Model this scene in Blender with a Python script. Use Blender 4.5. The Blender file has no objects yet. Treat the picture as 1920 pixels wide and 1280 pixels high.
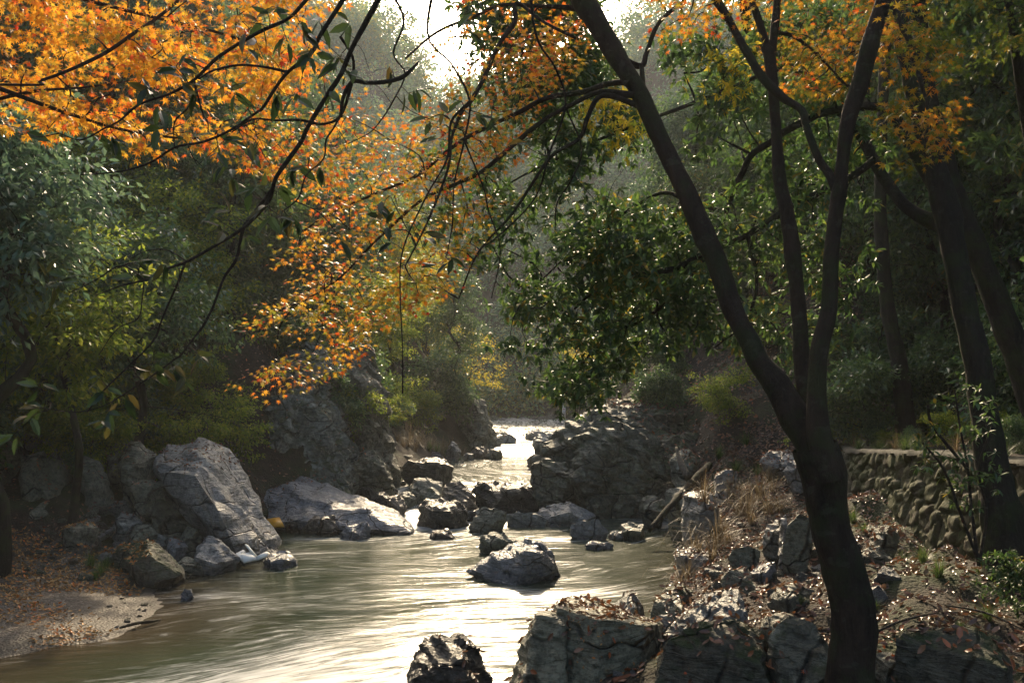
import bpy, math, random
import numpy as np
from mathutils import Vector, Matrix

random.seed(7)
rng = np.random.default_rng(11)
C = bpy.context.scene.collection
scene = bpy.context.scene

# ------------------------------------------------------------------ camera
CAMZ = 3.2
F = 1750.0                      # focal length in photo pixels (1920 wide)
PITCH = math.atan(105.0 / F)
cam_d = bpy.data.cameras.new("camera")
cam_d.sensor_width = 36.0
cam_d.lens = 36.0 * F / 1920.0
cam_d.clip_start = 0.05
cam_d.clip_end = 1500.0
cam = bpy.data.objects.new("camera", cam_d)
cam.location = (0, 0, CAMZ)
cam.rotation_euler = (math.pi / 2 + PITCH, 0, 0)
C.objects.link(cam)
scene.camera = cam

# ------------------------------------------------------------------ light
SUN_EL = math.radians(32.0)
SUN_AZ = math.radians(1.0)      # from +Y towards +X
sdir = Vector((math.sin(SUN_AZ) * math.cos(SUN_EL), math.cos(SUN_AZ) * math.cos(SUN_EL), math.sin(SUN_EL)))
sun_d = bpy.data.lights.new("sun", 'SUN')
sun_d.energy = 3.8
sun_d.angle = math.radians(0.6)
sun_d.color = (1.0, 0.79, 0.52)
sun = bpy.data.objects.new("sun", sun_d)
sun.rotation_euler = (-sdir).to_track_quat('-Z', 'Y').to_euler()
C.objects.link(sun)

world = bpy.data.worlds.new("World")
scene.world = world
world.use_nodes = True
wn = world.node_tree
for n in list(wn.nodes):
    wn.nodes.remove(n)
sky = wn.nodes.new("ShaderNodeTexSky")
sky.sky_type = 'NISHITA'
sky.sun_disc = False
sky.sun_elevation = SUN_EL
sky.sun_rotation = SUN_AZ
sky.air_density = 1.2
sky.dust_density = 6.0
bg = wn.nodes.new("ShaderNodeBackground")
bg.inputs[1].default_value = 0.15
wo = wn.nodes.new("ShaderNodeOutputWorld")
wn.links.new(sky.outputs[0], bg.inputs[0])
wn.links.new(bg.outputs[0], wo.inputs[0])

scene.view_settings.view_transform = 'Standard'
scene.view_settings.look = 'None'
scene.view_settings.gamma = 1.0
scene.view_settings.exposure = 0.9
scene.render.engine = 'CYCLES'
scene.cycles.use_denoising = True
scene.cycles.max_bounces = 6
scene.cycles.diffuse_bounces = 3
scene.cycles.glossy_bounces = 3
scene.cycles.transmission_bounces = 4
scene.cycles.volume_bounces = 1
scene.cycles.sample_clamp_indirect = 4.0
HAZE = 0.0007

# ------------------------------------------------------------------ basics
def P(px, py, Y):
    """photo direction at a world distance Y ahead of the camera"""
    u = (px - 960.0) / F
    v = (640.0 - py) / F
    c, s = math.cos(PITCH), math.sin(PITCH)
    dy = c - v * s
    t = Y / dy
    return np.array([u * t, Y, CAMZ + (s + v * c) * t])

def Pw(px, py, z=0.0):
    """photo direction met with the level z (below the camera)"""
    d = P(px, py, 1.0) - np.array([0, 0, CAMZ])
    t = (z - CAMZ) / d[2]
    return np.array([0, 0, CAMZ]) + d * t

def proj(p):
    p = np.asarray(p, float)
    x, y, z = p[..., 0], p[..., 1], p[..., 2] - CAMZ
    c, s = math.cos(PITCH), math.sin(PITCH)
    fw = y * c + z * s
    up = -y * s + z * c
    fw = np.where(np.abs(fw) < 1e-3, 1e-3, fw)
    return 960 + F * x / fw, 640 - F * up / fw

def hash3(ix, iy, iz, seed):
    with np.errstate(over='ignore'):
        h = (ix.astype(np.uint32) * np.uint32(374761393) + iy.astype(np.uint32) * np.uint32(668265263)
             + iz.astype(np.uint32) * np.uint32(2147483647) + np.uint32((seed * 974634777) & 0xffffffff))
        h = (h ^ (h >> np.uint32(13))) * np.uint32(1274126177)
        h = h ^ (h >> np.uint32(16))
        h = h * np.uint32(2246822519)
        h = h ^ (h >> np.uint32(15))
    return h.astype(np.float64) / 4294967295.0

def vnoise(p, seed=0):
    p = np.asarray(p, float)
    i = np.floor(p).astype(np.int64)
    f = p - i
    f = f * f * f * (f * (f * 6 - 15) + 10)
    out = 0
    for dx in (0, 1):
        wx = f[:, 0] if dx else 1 - f[:, 0]
        for dy in (0, 1):
            wy = f[:, 1] if dy else 1 - f[:, 1]
            for dz in (0, 1):
                wz = f[:, 2] if dz else 1 - f[:, 2]
                out = out + wx * wy * wz * hash3(i[:, 0] + dx, i[:, 1] + dy, i[:, 2] + dz, seed)
    return out * 2 - 1

def fbm(p, oct=4, seed=0, gain=0.5, lac=2.03):
    a, s, out = 1.0, 1.0, 0
    p = np.asarray(p, float)
    for k in range(oct):
        out = out + a * vnoise(p * s + k * 17.3, seed + k)
        a *= gain
        s *= lac
    return out

def make_mesh(name, verts, faces_flat, loop_counts, smooth=False):
    verts = np.asarray(verts, np.float32)
    faces_flat = np.asarray(faces_flat, np.int32)
    loop_counts = np.asarray(loop_counts, np.int32)
    me = bpy.data.meshes.new(name)
    me.vertices.add(len(verts))
    me.vertices.foreach_set("co", verts.ravel())
    me.loops.add(len(faces_flat))
    me.loops.foreach_set("vertex_index", faces_flat)
    me.polygons.add(len(loop_counts))
    starts = np.concatenate([[0], np.cumsum(loop_counts)[:-1]]).astype(np.int32)
    me.polygons.foreach_set("loop_start", starts)
    me.polygons.foreach_set("loop_total", loop_counts)
    if smooth:
        me.polygons.foreach_set("use_smooth", np.ones(len(loop_counts), bool))
    me.update(calc_edges=True)
    return me

def obj(name, me, mat, parent=None, loc=None):
    o = bpy.data.objects.new(name, me)
    if mat is not None:
        me.materials.append(mat)
    C.objects.link(o)
    if parent is not None:
        o.parent = parent
    if loc is not None:
        o.location = loc
    return o

def tag(o, label=None, cat=None, group=None, kind=None):
    if label: o["label"] = label
    if cat: o["category"] = cat
    if group: o["group"] = group
    if kind: o["kind"] = kind
    return o

def empty(name, label, cat, group=None, loc=(0, 0, 0)):
    o = bpy.data.objects.new(name, None)
    o.empty_display_size = 0.2
    C.objects.link(o)
    o.location = loc
    return tag(o, label, cat, group)

class MB:
    """collects numpy pieces into one mesh"""
    def __init__(self):
        self.v, self.f, self.c, self.n = [], [], [], 0
    def add(self, verts, flat, counts):
        self.v.append(np.asarray(verts, float)); self.f.append(np.asarray(flat, np.int64) + self.n)
        self.c.append(np.asarray(counts)); self.n += len(verts)
    def mesh(self, name, smooth=False, origin=None):
        v = np.concatenate(self.v)
        if origin is not None:
            v = v - np.asarray(origin)
        return make_mesh(name, v, np.concatenate(self.f), np.concatenate(self.c), smooth)

def catmull(pts, sub):
    pts = [np.asarray(p, float) for p in pts]
    if len(pts) < 3 or sub < 2:
        return np.array(pts)
    P0 = [2 * pts[0] - pts[1]] + pts + [2 * pts[-1] - pts[-2]]
    out = []
    for i in range(1, len(P0) - 2):
        a, b, c, d = P0[i - 1], P0[i], P0[i + 1], P0[i + 2]
        for k in range(sub):
            t = k / sub
            out.append(0.5 * ((2 * b) + (-a + c) * t + (2 * a - 5 * b + 4 * c - d) * t * t + (-a + 3 * b - 3 * c + d) * t ** 3))
    out.append(pts[-1])
    return np.array(out)

def tube(mb, pts, radii, nseg=8, sub=3, noise=0.0, nscale=3.0, seed=0, wobble=0.0, cap=False):
    q = catmull([np.append(np.asarray(p, float), r) for p, r in zip(pts, radii)], sub)
    ctr, rad = q[:, :3], np.maximum(q[:, 3], 0.0008)
    if wobble > 0:
        w = np.stack([vnoise(ctr * 1.7 + k * 31.7, seed + 3 + k) for k in range(3)], 1)
        ctr = ctr + w * wobble
    n = len(ctr)
    tan = np.gradient(ctr, axis=0)
    tan /= np.linalg.norm(tan, axis=1)[:, None] + 1e-9
    up = np.array([0.3, 1.0, 0.2]) if abs(tan[0][1]) < 0.8 else np.array([1.0, 0.2, 0.3])
    a = up - tan * (tan @ up)[:, None]
    a /= np.linalg.norm(a, axis=1)[:, None] + 1e-9
    b = np.cross(tan, a)
    ang = np.linspace(0, 2 * math.pi, nseg, endpoint=False)
    ring = a[:, None, :] * np.cos(ang)[None, :, None] + b[:, None, :] * np.sin(ang)[None, :, None]
    rr = np.repeat(rad[:, None], nseg, 1)
    if noise > 0:
        base = (ctr[:, None, :] + ring * rad[:, None, None]).reshape(-1, 3)
        nz = fbm(base * nscale, 3, seed).reshape(n, nseg)
        rr = rr * (1 + noise * nz)
    v = (ctr[:, None, :] + ring * rr[..., None]).reshape(-1, 3)
    i = np.arange(n - 1)[:, None] * nseg
    j = np.arange(nseg)[None, :]
    j2 = (j + 1) % nseg
    f = np.stack([i + j, i + j2, i + nseg + j2, i + nseg + j], -1).reshape(-1)
    cnt = [4] * ((n - 1) * nseg)
    f = list(f); 
    if cap:
        f += [(n - 1) * nseg + k for k in range(nseg)]; cnt.append(nseg)
        f += [nseg - 1 - k for k in range(nseg)]; cnt.append(nseg)
    mb.add(v, f, cnt)

# ------------------------------------------------------------------ materials
class NT:
    def __init__(self, name):
        self.m = bpy.data.materials.new(name)
        self.m.use_nodes = True
        self.t = self.m.node_tree
        self.t.nodes.clear()
        self.out = self.t.nodes.new("ShaderNodeOutputMaterial")
    def n(self, typ, **kw):
        nd = self.t.nodes.new(typ)
        for k, v in kw.items():
            setattr(nd, k, v)
        return nd
    def l(self, a, b):
        self.t.links.new(a, b)
    def val(self, sock, v):
        if hasattr(v, "is_linked") or hasattr(v, "links"):
            self.l(v, sock)
        else:
            sock.default_value = v
    def noise(self, vec, scale, detail=4, rough=0.55, dist=0.0):
        nd = self.n("ShaderNodeTexNoise")
        self.l(vec, nd.inputs["Vector"])
        nd.inputs["Scale"].default_value = scale
        nd.inputs["Detail"].default_value = detail
        nd.inputs["Roughness"].default_value = rough
        nd.inputs["Distortion"].default_value = dist
        return nd.outputs["Fac"]
    def ramp(self, fac, stops, interp='LINEAR'):
        nd = self.n("ShaderNodeValToRGB")
        nd.color_ramp.interpolation = interp
        el = nd.color_ramp.elements
        while len(el) > 1:
            el.remove(el[0])
        el[0].position, el[0].color = stops[0][0], tuple(stops[0][1]) + (1,)
        for p, c in stops[1:]:
            e = el.new(p); e.color = tuple(c) + (1,)
        self.l(fac, nd.inputs[0])
        return nd.outputs[0]
    def mix(self, fac, a, b, mode='MIX'):
        nd = self.n("ShaderNodeMix", data_type='RGBA', blend_type=mode)
        self.val(nd.inputs[0], fac); 
        for s, v in ((nd.inputs[6], a), (nd.inputs[7], b)):
            if isinstance(v, tuple): s.default_value = v + (1,) if len(v) == 3 else v
            else: self.l(v, s)
        return nd.outputs[2]
    def math(self, op, a, b=None, clamp=False):
        nd = self.n("ShaderNodeMath", operation=op, use_clamp=clamp)
        self.val(nd.inputs[0], a)
        if b is not None: self.val(nd.inputs[1], b)
        return nd.outputs[0]
    def maprange(self, v, a, b, c=0.0, d=1.0, smooth=True):
        nd = self.n("ShaderNodeMapRange")
        if smooth: nd.interpolation_type = 'SMOOTHSTEP'
        self.l(v, nd.inputs[0])
        for i, q in enumerate((a, b, c, d)): nd.inputs[i + 1].default_value = q
        return nd.outputs[0]
    def bump(self, h, strength=0.5, dist=0.02, normal=None):
        nd = self.n("ShaderNodeBump")
        nd.inputs["Strength"].default_value = strength
        nd.inputs["Distance"].default_value = dist
        self.l(h, nd.inputs["Height"])
        if normal is not None: self.l(normal, nd.inputs["Normal"])
        return nd.outputs[0]
    def mapping(self, vec, scale=(1, 1, 1), rot=(0, 0, 0)):
        nd = self.n("ShaderNodeMapping")
        nd.inputs["Scale"].default_value = scale
        nd.inputs["Rotation"].default_value = rot
        self.l(vec, nd.inputs[0])
        return nd.outputs[0]
    def done(self, color, rough=0.6, normal=None, spec=0.5):
        b = self.n("ShaderNodeBsdfPrincipled")
        if isinstance(color, tuple): b.inputs["Base Color"].default_value = color + (1,)
        else: self.l(color, b.inputs["Base Color"])
        self.val(b.inputs["Roughness"], rough)
        self.val(b.inputs["Specular IOR Level"], spec)
        if normal is not None: self.l(normal, b.inputs["Normal"])
        self.l(b.outputs[0], self.out.inputs[0])
        self.bsdf = b
        return self.m

def rock_mat(name, c0, c1, lichen=(0.32, 0.34, 0.30), lich_amt=0.5, rough=0.5, moss=0.0, scale=1.0, crack=1.0, veins=0.0):
    m = NT(name)
    co = m.n("ShaderNodeTexCoord").outputs["Object"]
    geo = m.n("ShaderNodeNewGeometry")
    big = m.noise(co, 1.1 * scale, 5, 0.6, 0.4)
    col = m.ramp(big, [(0.28, c0), (0.5, tuple((a + b) / 2 for a, b in zip(c0, c1))), (0.72, c1)])
    fine = m.noise(co, 14 * scale, 6, 0.72)
    col = m.mix(m.maprange(fine, 0.40, 0.72), col, tuple(x * 0.35 for x in c0))
    blot = m.noise(co, 2.6 * scale, 5, 0.7, 1.0)
    col = m.mix(m.math('MULTIPLY', m.maprange(blot, 0.52, 0.66), 0.7), col, tuple(x * 0.5 for x in c0))
    rust = m.noise(m.mapping(co, (1, 1, .5)), 1.7 * scale, 4, 0.6, 1.5)
    col = m.mix(m.math('MULTIPLY', m.maprange(rust, 0.58, 0.72), 0.45), col, (c1[0] * 1.0, c1[1] * .78, c1[2] * .52))
    # lichen patches
    lic = m.noise(co, 3.3 * scale, 6, 0.75, 0.6)
    lm = m.math('MULTIPLY', m.maprange(lic, 0.60 - 0.12 * lich_amt, 0.70 - 0.05 * lich_amt), lich_amt * 0.8)
    col = m.mix(lm, col, lichen)
    # foliation: stretched layers
    st = m.mapping(co, (1.2, 1.2, 7.0), (0.5, 0.75, 0.2))
    lay = m.noise(st, 1.6 * scale, 5, 0.6, 1.2)
    # joints: distorted cell edges
    warp = m.n("ShaderNodeTexNoise"); m.l(co, warp.inputs["Vector"]); warp.inputs["Scale"].default_value = 1.6 * scale
    wv = m.mix(0.35, co, warp.outputs["Color"])
    vo = m.n("ShaderNodeTexVoronoi", feature='DISTANCE_TO_EDGE')
    m.l(m.mapping(wv, (1.0, 1.0, 1.9), (0.3, 0.6, 0.2)), vo.inputs["Vector"])
    vo.inputs["Scale"].default_value = 1.5 * scale
    cr = m.maprange(vo.outputs["Distance"], 0.0, 0.035)
    gate = m.maprange(m.noise(co, 1.3 * scale, 2), 0.36, 0.52)
    crk = m.math('MULTIPLY', m.math('SUBTRACT', 1.0, cr), m.math('MULTIPLY', gate, crack))
    col = m.mix(crk, col, tuple(x * 0.22 for x in c0))
    if veins > 0:
        vn = m.noise(m.mapping(co, (1, 1, 1), (0.2, 1.0, 0.4)), 2.2 * scale, 7, 0.7, 2.5)
        vv = m.math('SUBTRACT', 1.0, m.maprange(m.math('ABSOLUTE', m.math('SUBTRACT', vn, 0.5)), 0.0, 0.012))
        col = m.mix(m.math('MULTIPLY', vv, veins), col, (0.5, 0.5, 0.47))
    if moss > 0:
        sep = m.n("ShaderNodeSeparateXYZ"); m.l(geo.outputs["Normal"], sep.inputs[0])
        mm = m.math('MULTIPLY', m.maprange(sep.outputs[2], 0.1, 0.75), m.maprange(m.noise(co, 2.6, 5, 0.65), 0.55 - 0.2 * moss, 0.7 - 0.15 * moss))
        col = m.mix(mm, col, (0.035, 0.05, 0.012))
    # wet waterline
    pos = m.n("ShaderNodeSeparateXYZ"); m.l(geo.outputs["Position"], pos.inputs[0])
    zz = m.math('ADD', pos.outputs[2], m.math('MULTIPLY', m.math('SUBTRACT', fine, 0.5), 0.22))
    wet = m.maprange(zz, 0.05, 0.24, 1.0, 0.0)
    col = m.mix(m.math('MULTIPLY', wet, 0.6), col, tuple(x * 0.25 for x in c0))
    rg = m.math('SUBTRACT', m.math('ADD', rough, m.math('MULTIPLY', m.math('SUBTRACT', fine, 0.5), 0.35)), m.math('MULTIPLY', wet, 0.25), clamp=True)
    h = m.math('ADD', m.math('MULTIPLY', lay, 0.9), m.math('MULTIPLY', fine, 0.35))
    h = m.math('SUBTRACT', h, m.math('MULTIPLY', crk, 0.5))
    mid = m.noise(co, 4.5 * scale, 5, 0.65, 0.5)
    h = m.math('ADD', h, m.math('MULTIPLY', mid, 0.6))
    nb = m.bump(h, 1.0, 0.13)
    return m.done(col, rg, nb, 0.5)

R_GREY = rock_mat("rock_grey", (0.14, 0.15, 0.14), (0.31, 0.32, 0.29), (0.48, 0.49, 0.45), 0.7, 0.5)
R_PALE = rock_mat("rock_pale", (0.19, 0.20, 0.20), (0.36, 0.36, 0.35), (0.50, 0.51, 0.49), 0.6, 0.42, veins=0.25)
R_OLIVE = rock_mat("rock_olive", (0.12, 0.125, 0.092), (0.28, 0.285, 0.215), (0.42, 0.43, 0.35), 0.6, 0.55, moss=0.25)
R_DARK = rock_mat("rock_dark_wet", (0.035, 0.034, 0.028), (0.11, 0.105, 0.088), (0.28, 0.28, 0.25), 0.45, 0.34, scale=1.3)
R_BLUE = rock_mat("rock_blue_grey", (0.15, 0.165, 0.19), (0.31, 0.325, 0.355), (0.42, 0.43, 0.44), 0.5, 0.32, veins=0.6, scale=1.2)
R_BROWN = rock_mat("rock_brown", (0.10, 0.085, 0.065), (0.24, 0.205, 0.16), (0.32, 0.31, 0.28), 0.5, 0.5)
R_FG = rock_mat("rock_olive_near", (0.14, 0.145, 0.095), (0.31, 0.305, 0.215), (0.43, 0.43, 0.33), 0.5, 0.5)
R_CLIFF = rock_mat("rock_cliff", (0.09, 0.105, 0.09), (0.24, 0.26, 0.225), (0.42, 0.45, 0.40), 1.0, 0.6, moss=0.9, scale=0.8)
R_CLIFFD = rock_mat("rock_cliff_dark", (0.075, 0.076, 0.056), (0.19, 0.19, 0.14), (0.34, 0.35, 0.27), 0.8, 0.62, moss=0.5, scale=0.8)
R_MOSSY = rock_mat("rock_mossy", (0.08, 0.074, 0.052), (0.18, 0.165, 0.12), (0.28, 0.29, 0.22), 0.4, 0.65, moss=1.0)
R_WHITE = rock_mat("rock_white", (0.32, 0.33, 0.33), (0.58, 0.58, 0.56), (0.68, 0.68, 0.65), 0.5, 0.5)

def bark_mat(name, c0, c1, moss=0.4, lich=0.3, scale=1.0):
    m = NT(name)
    co = m.n("ShaderNodeTexCoord").outputs["Object"]
    geo = m.n("ShaderNodeNewGeometry")
    a = m.noise(m.mapping(co, (1, 1, 0.35)), 9 * scale, 6, 0.7)
    col = m.ramp(a, [(0.3, c0), (0.7, c1)])
    l = m.noise(m.mapping(co, (1, 1, 1.4)), 7 * scale, 4, 0.6)
    col = m.mix(m.math('MULTIPLY', m.maprange(l, 0.58, 0.66), lich), col, (0.22, 0.23, 0.18))
    mo = m.noise(co, 2.5, 5, 0.7)
    col = m.mix(m.math('MULTIPLY', m.maprange(mo, 0.45, 0.62), moss), col, (0.030, 0.042, 0.012))
    f = m.noise(m.mapping(co, (1, 1, 0.22)), 26 * scale, 5, 0.7)
    kn = m.noise(m.mapping(co, (1, 1, 0.6)), 4.0 * scale, 4, 0.6)
    h = m.math('ADD', m.math('ADD', a, m.math('MULTIPLY', f, 0.6)), kn)
    return m.done(col, 0.85, m.bump(h, 1.0, 0.045), 0.3)

B_MAPLE = bark_mat("bark_maple", (0.014, 0.010, 0.006), (0.05, 0.034, 0.023), 0.6, 0.10)
B_DARK = bark_mat("bark_dark", (0.011, 0.010, 0.007), (0.035, 0.03, 0.022), 0.7, 0.08)
B_TWIG = bark_mat("bark_twig", (0.022, 0.017, 0.012), (0.06, 0.048, 0.036), 0.15, 0.3, 2.0)
B_PALE = bark_mat("bark_pale", (0.06, 0.05, 0.04), (0.15, 0.125, 0.10), 0.3, 0.5)

def leaf_mat(name, stops, transl=0.35, rough=0.35, spec=0.5, tcol=None, clump=0.25):
    m = NT(name)
    geo = m.n("ShaderNodeNewGeometry")
    co = m.n("ShaderNodeTexCoord").outputs["Object"]
    r = geo.outputs["Random Per Island"]
    cl = m.noise(co, 1.3, 2, 0.5)
    f = m.math('ADD', r, m.math('MULTIPLY', m.math('SUBTRACT', cl, 0.5), clump * 4), clamp=True)
    col = m.ramp(f, stops)
    b = m.n("ShaderNodeBsdfPrincipled")
    m.l(col, b.inputs["Base Color"])
    b.inputs["Roughness"].default_value = rough
    b.inputs["Specular IOR Level"].default_value = spec
    t = m.n("ShaderNodeBsdfTranslucent")
    tc = m.mix(1.0, col, (1.0, 1.0, 0.8) if tcol is None else tcol, 'MULTIPLY')
    g = m.n("ShaderNodeGamma"); g.inputs[1].default_value = 0.8; m.l(tc, g.inputs[0])
    m.l(g.outputs[0], t.inputs[0])
    mx = m.n("ShaderNodeMixShader")
    mx.inputs[0].default_value = transl
    m.l(b.outputs[0], mx.inputs[1]); m.l(t.outputs[0], mx.inputs[2])
    m.l(mx.outputs[0], m.out.inputs[0])
    return m.m

L_GOLD = leaf_mat("leaf_gold", [(0.0, (0.26, 0.22, 0.03)), (0.2, (0.68, 0.36, 0.03)), (0.6, (0.80, 0.35, 0.02)), (0.85, (0.78, 0.20, 0.02)), (1.0, (0.65, 0.05, 0.02))], 0.58, 0.45, 0.3, clump=0.08)
L_ORANGE = leaf_mat("leaf_orange", [(0.0, (0.16, 0.19, 0.02)), (0.3, (0.50, 0.32, 0.03)), (0.6, (0.70, 0.28, 0.02)), (0.88, (0.70, 0.15, 0.015)), (1.0, (0.40, 0.03, 0.01))], 0.50, 0.42, 0.35, clump=0.22)
L_OLIVE = leaf_mat("leaf_olive_gold", [(0.0, (0.05, 0.09, 0.01)), (0.4, (0.16, 0.16, 0.015)), (0.75, (0.42, 0.22, 0.015)), (1.0, (0.55, 0.16, 0.012))], 0.5, 0.45, 0.3, clump=0.3)
L_YELLOW = leaf_mat("leaf_yellow", [(0.0, (0.25, 0.30, 0.03)), (0.5, (0.55, 0.45, 0.03)), (1.0, (0.75, 0.50, 0.04))], 0.6, 0.4, 0.3)
L_GLOSS = leaf_mat("leaf_glossy", [(0.0, (0.020, 0.050, 0.012)), (0.6, (0.055, 0.125, 0.026)), (0.96, (0.11, 0.18, 0.03)), (1.0, (0.28, 0.20, 0.02))], 0.42, 0.46, 1.0)
L_EVER = leaf_mat("leaf_evergreen", [(0.0, (0.028, 0.07, 0.022)), (0.6, (0.07, 0.15, 0.045)), (1.0, (0.14, 0.22, 0.05))], 0.42, 0.38, 0.9, clump=.4)
L_BLUE = leaf_mat("leaf_blue_green", [(0.0, (0.035, 0.080, 0.045)), (0.6, (0.075, 0.15, 0.085)), (1.0, (0.13, 0.21, 0.11))], 0.42, 0.40, 0.8, clump=.4)
L_LIGHT = leaf_mat("leaf_light_green", [(0.0, (0.07, 0.13, 0.015)), (0.6, (0.17, 0.24, 0.025)), (1.0, (0.32, 0.33, 0.035))], 0.58, 0.42, 0.35)
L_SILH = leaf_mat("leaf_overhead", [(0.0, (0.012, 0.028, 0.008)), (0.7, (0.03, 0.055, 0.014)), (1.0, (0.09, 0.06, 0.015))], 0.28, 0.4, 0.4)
L_FALLEN = leaf_mat("leaf_fallen", [(0.0, (0.07, 0.035, 0.02)), (0.45, (0.16, 0.075, 0.045)), (0.8, (0.27, 0.14, 0.08)), (1.0, (0.34, 0.10, 0.03))], 0.12, 0.33, 0.6)
L_FALLENB = leaf_mat("leaf_fallen_bar", [(0.0, (0.16, 0.085, 0.03)), (0.4, (0.36, 0.18, 0.06)), (0.75, (0.50, 0.30, 0.11)), (1.0, (0.60, 0.17, 0.03))], 0.12, 0.5, 0.4)
L_DRY = leaf_mat("dry_grass", [(0.0, (0.08, 0.055, 0.03)), (0.6, (0.19, 0.13, 0.075)), (1.0, (0.36, 0.28, 0.17))], 0.3, 0.5, 0.3)
L_GRASS = leaf_mat("green_grass", [(0.0, (0.03, 0.06, 0.012)), (0.6, (0.07, 0.13, 0.025)), (1.0, (0.16, 0.21, 0.05))], 0.4, 0.45, 0.35)

def ground_mat():
    m = NT("ground_soil")
    co = m.n("ShaderNodeTexCoord").outputs["Object"]
    geo = m.n("ShaderNodeNewGeometry")
    big = m.noise(co, 0.45, 6, 0.6, 0.3)
    fine = m.noise(co, 9, 6, 0.75)
    soil = m.ramp(fine, [(0.3, (0.018, 0.013, 0.008)), (0.55, (0.042, 0.028, 0.018)), (0.75, (0.085, 0.05, 0.03))])
    green = m.ramp(fine, [(0.3, (0.012, 0.02, 0.006)), (0.7, (0.05, 0.065, 0.018))])
    col = m.mix(m.maprange(big, 0.45, 0.62), soil, green)
    # gravel bar on the left bank: sand and stones (an attribute laid out with the terrain)
    at = m.n("ShaderNodeAttribute"); at.attribute_name = "gravel"
    vo = m.n("ShaderNodeTexVoronoi"); m.l(co, vo.inputs["Vector"]); vo.inputs["Scale"].default_value = 26
    gr = m.ramp(vo.outputs["Color"], [(0.1, (0.05, 0.04, 0.03)), (0.5, (0.12, 0.095, 0.07)), (0.9, (0.30, 0.26, 0.21))])
    sand = m.mix(m.maprange(fine, 0.4, 0.65), gr, (0.085, 0.066, 0.048))
    col = m.mix(at.outputs["Fac"], col, sand)
    pos = m.n("ShaderNodeSeparateXYZ"); m.l(geo.outputs["Position"], pos.inputs[0])
    wet = m.math('MULTIPLY', m.maprange(pos.outputs[2], 0.04, 0.16, 1.0, 0.0), at.outputs["Fac"])
    col = m.mix(m.math('MULTIPLY', wet, 0.7), col, (0.035, 0.03, 0.022))
    h = m.math('ADD', fine, m.math('MULTIPLY', vo.outputs["Distance"], -0.6))
    return m.done(col, m.math('SUBTRACT', 0.85, m.math('MULTIPLY', wet, 0.5)), m.bump(h, 0.9, 0.05), 0.4)
M_GROUND = ground_mat()

def water_mat():
    m = NT("river_water")
    fl = m.n("ShaderNodeAttribute"); fl.attribute_name = "flow"
    fo = m.n("ShaderNodeAttribute"); fo.attribute_name = "foam"
    sh = m.n("ShaderNodeAttribute"); sh.attribute_name = "shallow"
    v = fl.outputs["Vector"]
    co = m.n("ShaderNodeTexCoord").outputs["Object"]
    s1 = m.noise(m.mapping(v, (0.42, 2.2, 1)), 1.5, 7, 0.66, 1.4)
    s2 = m.noise(m.mapping(v, (0.35, 1.2, 1)), 0.9, 4, 0.6, 0.8)
    s3 = m.noise(m.mapping(v, (0.8, 7.0, 1)), 2.2, 5, 0.65, 0.8)
    body = m.ramp(s2, [(0.3, (0.022, 0.034, 0.017)), (0.6, (0.040, 0.052, 0.029)), (0.8, (0.068, 0.068, 0.040))])
    body = m.mix(sh.outputs["Fac"], body, (0.050, 0.038, 0.022))
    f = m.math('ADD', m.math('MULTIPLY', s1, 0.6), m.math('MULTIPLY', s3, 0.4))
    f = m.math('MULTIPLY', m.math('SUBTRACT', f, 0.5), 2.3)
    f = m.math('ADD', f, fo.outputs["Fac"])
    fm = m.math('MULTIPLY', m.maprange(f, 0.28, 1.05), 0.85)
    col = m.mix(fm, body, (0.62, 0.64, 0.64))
    rip = m.n("ShaderNodeTexWave"); rip.wave_type = 'BANDS'; rip.bands_direction = 'Y'
    m.l(m.mapping(co, (0.18, 1.0, 1.0)), rip.inputs["Vector"])
    rip.inputs["Scale"].default_value = 1.3; rip.inputs["Distortion"].default_value = 6.0; rip.inputs["Detail"].default_value = 3.0
    rip.inputs["Detail Scale"].default_value = 0.8
    broad = m.noise(m.mapping(co, (0.5, 1.3, 1)), 0.9, 3, 0.55, 0.6)
    h = m.math('ADD', m.math('MULTIPLY', rip.outputs["Fac"], 0.07), m.math('ADD', broad, m.math('MULTIPLY', s1, 0.35)))
    nb = m.bump(h, 0.26, 0.16)
    rg = m.math('ADD', m.math('ADD', 0.08, m.math('MULTIPLY', s2, 0.14)), m.math('MULTIPLY', fm, 0.35), clamp=True)
    mt = m.done(col, rg, nb, 0.5)
    m.bsdf.inputs["IOR"].default_value = 1.33
    return mt
M_WATER = water_mat()

# ------------------------------------------------------------------ terrain
KY = np.array([-15, 0, 6, 9.5, 10.5, 12, 13.8, 16, 19, 22, 24, 26, 28, 34, 38, 44, 48, 55, 70, 130.])
KR = np.array([-3, -3, -2, -0.7, 0.1, 1.4, 2.1, 2.7, 3.5, 4.2, 4.4, 3.2, 2.6, 2.3, 2.4, 2.8, 3.3, 4.0, 4.8, 6.])
LY = np.array([-15, 0, 8, 11.7, 12.0, 12.6, 13.4, 14.5, 15.5, 17, 19.6, 22, 24, 26, 30, 35, 38, 44, 47, 50, 56, 70, 130.])
LX = np.array([-8, -7.5, -6.8, -6.3, -5.9, -5.3, -5.15, -5.3, -5.8, -6.3, -5.8, -6.3, -5.3, -4.3, -3.5, -3.0, -2.7, -2.2, -1.4, -1.1, -2.2, -3.5, -6.])
def xl_of(Y): return np.interp(Y, LY, LX)
def xr_of(Y): return np.interp(Y, KY, KR)
def wz(Y):  # water level
    return np.interp(Y, [-20, 23.5, 26, 29, 31.5, 44.5, 46, 50, 52, 58, 70, 130], [0, 0, .12, .42, .5, .52, .78, .9, 1.15, 1.35, 1.7, 2.2])

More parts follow.
